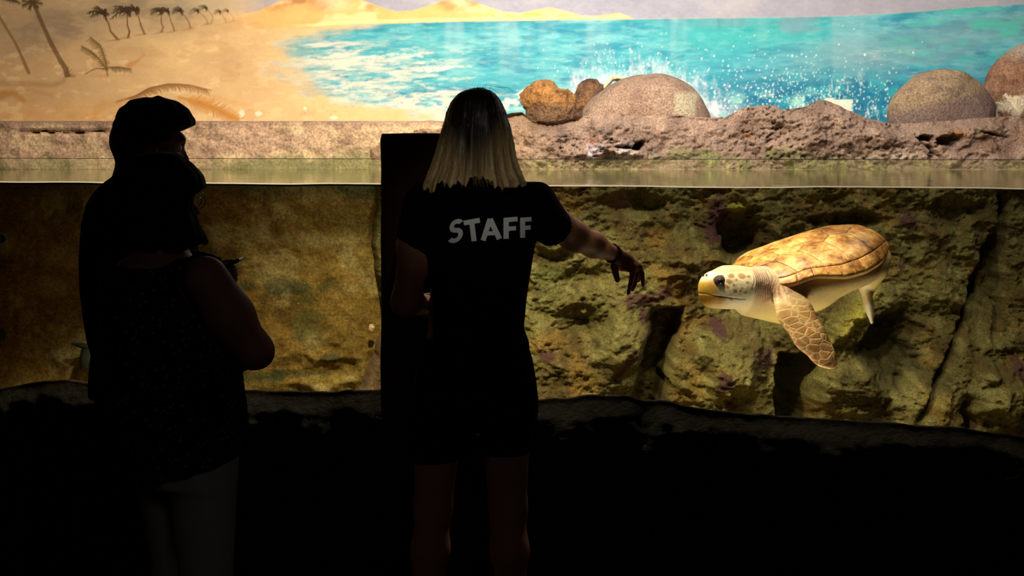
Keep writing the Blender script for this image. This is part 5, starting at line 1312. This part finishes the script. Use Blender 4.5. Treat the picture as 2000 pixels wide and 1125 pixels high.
parts = [tube_np([pts[8]*.5+pts[16]*.5, P(372, 386, Y2-.075), P(345, 388, Y2-.085)], .0012, 6), tube_np([gc+(.0, .01, .004), gc+(.0, .02, .006), gc+(-.012, .035, .003)], .0012, 6)]
Vt, Qt = join_np(parts); link('temple', mesh_np('temple', Vt, Qt), M_frame, r1)
Vl = np.concatenate([gc[None], pts]); link('lens', mesh_np('lens', Vl, np.array([(0, 1+i, 1+(i+1) % 32) for i in range(32)])), M_glass, r1)
# phone held in her hands
ph = P(459.5, 512, Yg_-.01)
a0, a1 = P(441, 522, Yg_), P(467, 507.5, Yg_); dph = nrm(a1-a0); hw = .5*np.linalg.norm(a1-a0)
bm = bmesh.new(); bmesh.ops.create_cube(bm, size=1)
for v in bm.verts: v.co = Vector((v.co.x*2*hw, v.co.y*.13, v.co.z*.0085))
bmesh.ops.bevel(bm, geom=bm.edges[:], offset=.003, segments=3, affect='EDGES'); me = bpy.data.meshes.new('phone'); bm.to_mesh(me); bm.free()
phn = link('phone', me, mat('phone', base=(.01, .01, .011), rough=.25, spec=.6), None, label='dark phone held flat in the hands of the person in glasses', category='phone')
phn.location = (a0+a1)/2+np.array([0, .03, 0]); phn.rotation_euler = (0, -math.atan2(dph[2], dph[0]), 0)
# ---- tall man behind her ------------------------------------------------
Y3 = 3.98
p3 = P(275, 800, Y3); man = empty('person', (p3[0], Y3, 0), 'short-haired person in dark clothes standing behind the one in glasses, facing right', 'person')
mt = stackpx([(330, 232, 300, .055), (345, 222, 312, .08), (356, 206, 335, .11), (375, 187, 352, .14), (400, 174, 366, .16), (440, 165, 378, .165), (500, 161, 384, .165), (560, 163, 384, .165), (620, 169, 380, .16), (665, 177, 378, .155), (690, 184, 378, .15), (702, 181, 378, .15), (740, 178, 378, .155), (778, 179, 376, .155)], Y3, 2.3)
hc3 = P(293, 297, Y3); M3 = basis(20)
hd3, eyes3 = head_prims(P(293, 297, Y3), M3, 1.0)
sh3, el3, wr3 = P(232, 400, Y3-.14), P(225, 575, Y3-.15), P(330, 640, Y3-.02)
f3 = union([stackpx([(345, 240, 300, .06), (400, 200, 345, .13), (560, 190, 360, .14), (800, 195, 365, .14)], Y3, 2.2), cone(P(280, 290, Y3), P(268, 355, Y3), .060, .07), cone(sh3, el3, .052, .042), cone(el3, wr3, .040, .028),
            cone(sh3+(.04, .30, 0), el3+(.06, .30, 0), .052, .042), cone(el3+(.06, .30, 0), wr3+(.0, .12, .03), .04, .028)], .025)
sdf_obj('body', lambda p: smin(f3(p), hd3(p), .02), (p3[0]-.28, Y3-.26, .75), (p3[0]+.32, Y3+.27, 1.70), .0075, M_skin3, man)
add_eyes(eyes3, man)
for w_, s_ in ((wr3, -1), (wr3+(.0, .12, .03), 1)):
    hf = hand_f([(w_, w_+(.06, .01, -.01), .028, .024)], [([w_+(.06, (j-1.5)*.016, -.01), w_+(.10, (j-1.5)*.017, -.015), w_+(.115, (j-1.5)*.015, -.04)], .010, .007) for j in range(4)]+[([w_+(.02, .025*s_, .0), w_+(.05, .045*s_, .005), w_+(.075, .04*s_, 0)], .012, .008)])
    lo, hi = bbox(w_, w_+(.11, 0, -.02), m=.06); sdf_obj('hand', hf, lo, hi, .004, M_skin3, man)
slv3 = [cone(sh3, (sh3*.35+el3*.65), .066, .06), cone(sh3+(.04, .30, 0), (sh3*.35+el3*.65)+(.05, .30, 0), .066, .06)]
sf3 = union([mt]+slv3, .03)
M_shirt3 = mat('charcoal_cloth', base=(.004, .004, .0035), rough=.95, spec=.05)
sdf_obj('shirt', lambda p: sf3(p)+.003*fbm(p[:, 0]*14, p[:, 1]*14, p[:, 2]*7, 3, 73), (p3[0]-.3, Y3-.28, .8), (p3[0]+.32, Y3+.28, 1.5), .008, M_shirt3, man)
tr = [stackpx([(765, 192, 368, .14), (800, 194, 366, .14), (860, 200, 360, .13)], Y3, 2.3)]
for dx, dy in ((240, -.07), (315, .07)):
    a_ = P(dx, 830, Y3)+(0, dy, 0); k_ = np.array([a_[0]+.02, Y3+dy, .48]); an = np.array([a_[0]+.01, Y3+dy, .08]); tr += [cone(a_, k_, .088, .062), cone(k_, an, .062, .048)]
    c = np.array([an[0], an[1], 0]); sdf_obj('shoe', lambda p, c=c: np.maximum(union([ell(c+(-.03, 0, .045), (.075, .048, .05)), ell(c+(.09, 0, .035), (.10, .05, .04))], .04)(p), -p[:, 2]+.002), c-(.16, .09, .02), c+np.array([.24, .09, .13]), .008, M_black, man)
tf3 = union(tr, .02); sdf_obj('trousers', tf3, (p3[0]-.28, Y3-.26, .03), (p3[0]+.3, Y3+.27, 1.0), .009, M_black, man)
h3 = stackpx([(187.5, 296, 312, .03), (191, 272, 322, .05), (197, 252, 340, .07), (205, 244, 352, .082), (214, 236, 363, .088), (226, 229, 376, .09), (236, 226, 380, .09), (244, 223, 378, .09), (250, 222, 366, .09), (256, 222, 352, .088), (275, 222, 342, .086), (292, 225, 326, .082), (310, 229, 306, .074), (325, 232, 284, .066)], Y3, 2.2)
def hair3(p):
    d = h3(p)+.004*vnoise(p[:, 0]*60, p[:, 1]*60, p[:, 2]*40, 12)+.009*vnoise(p[:, 0]*34, p[:, 1]*20, 0, 13)*smooth(1.56, 1.62, p[:, 2])
    q = (p-hc3)@M3
    return np.maximum(d, -np.maximum(.058-q[:, 0], q[:, 2]-.058))
sdf_obj('hair', hair3, (hc3[0]-.15, Y3-.14, 1.42), (hc3[0]+.16, Y3+.14, 1.69), .0045, mat('black_hair', base=(.005, .004, .0035), rough=.8, spec=.1), man, it=1)
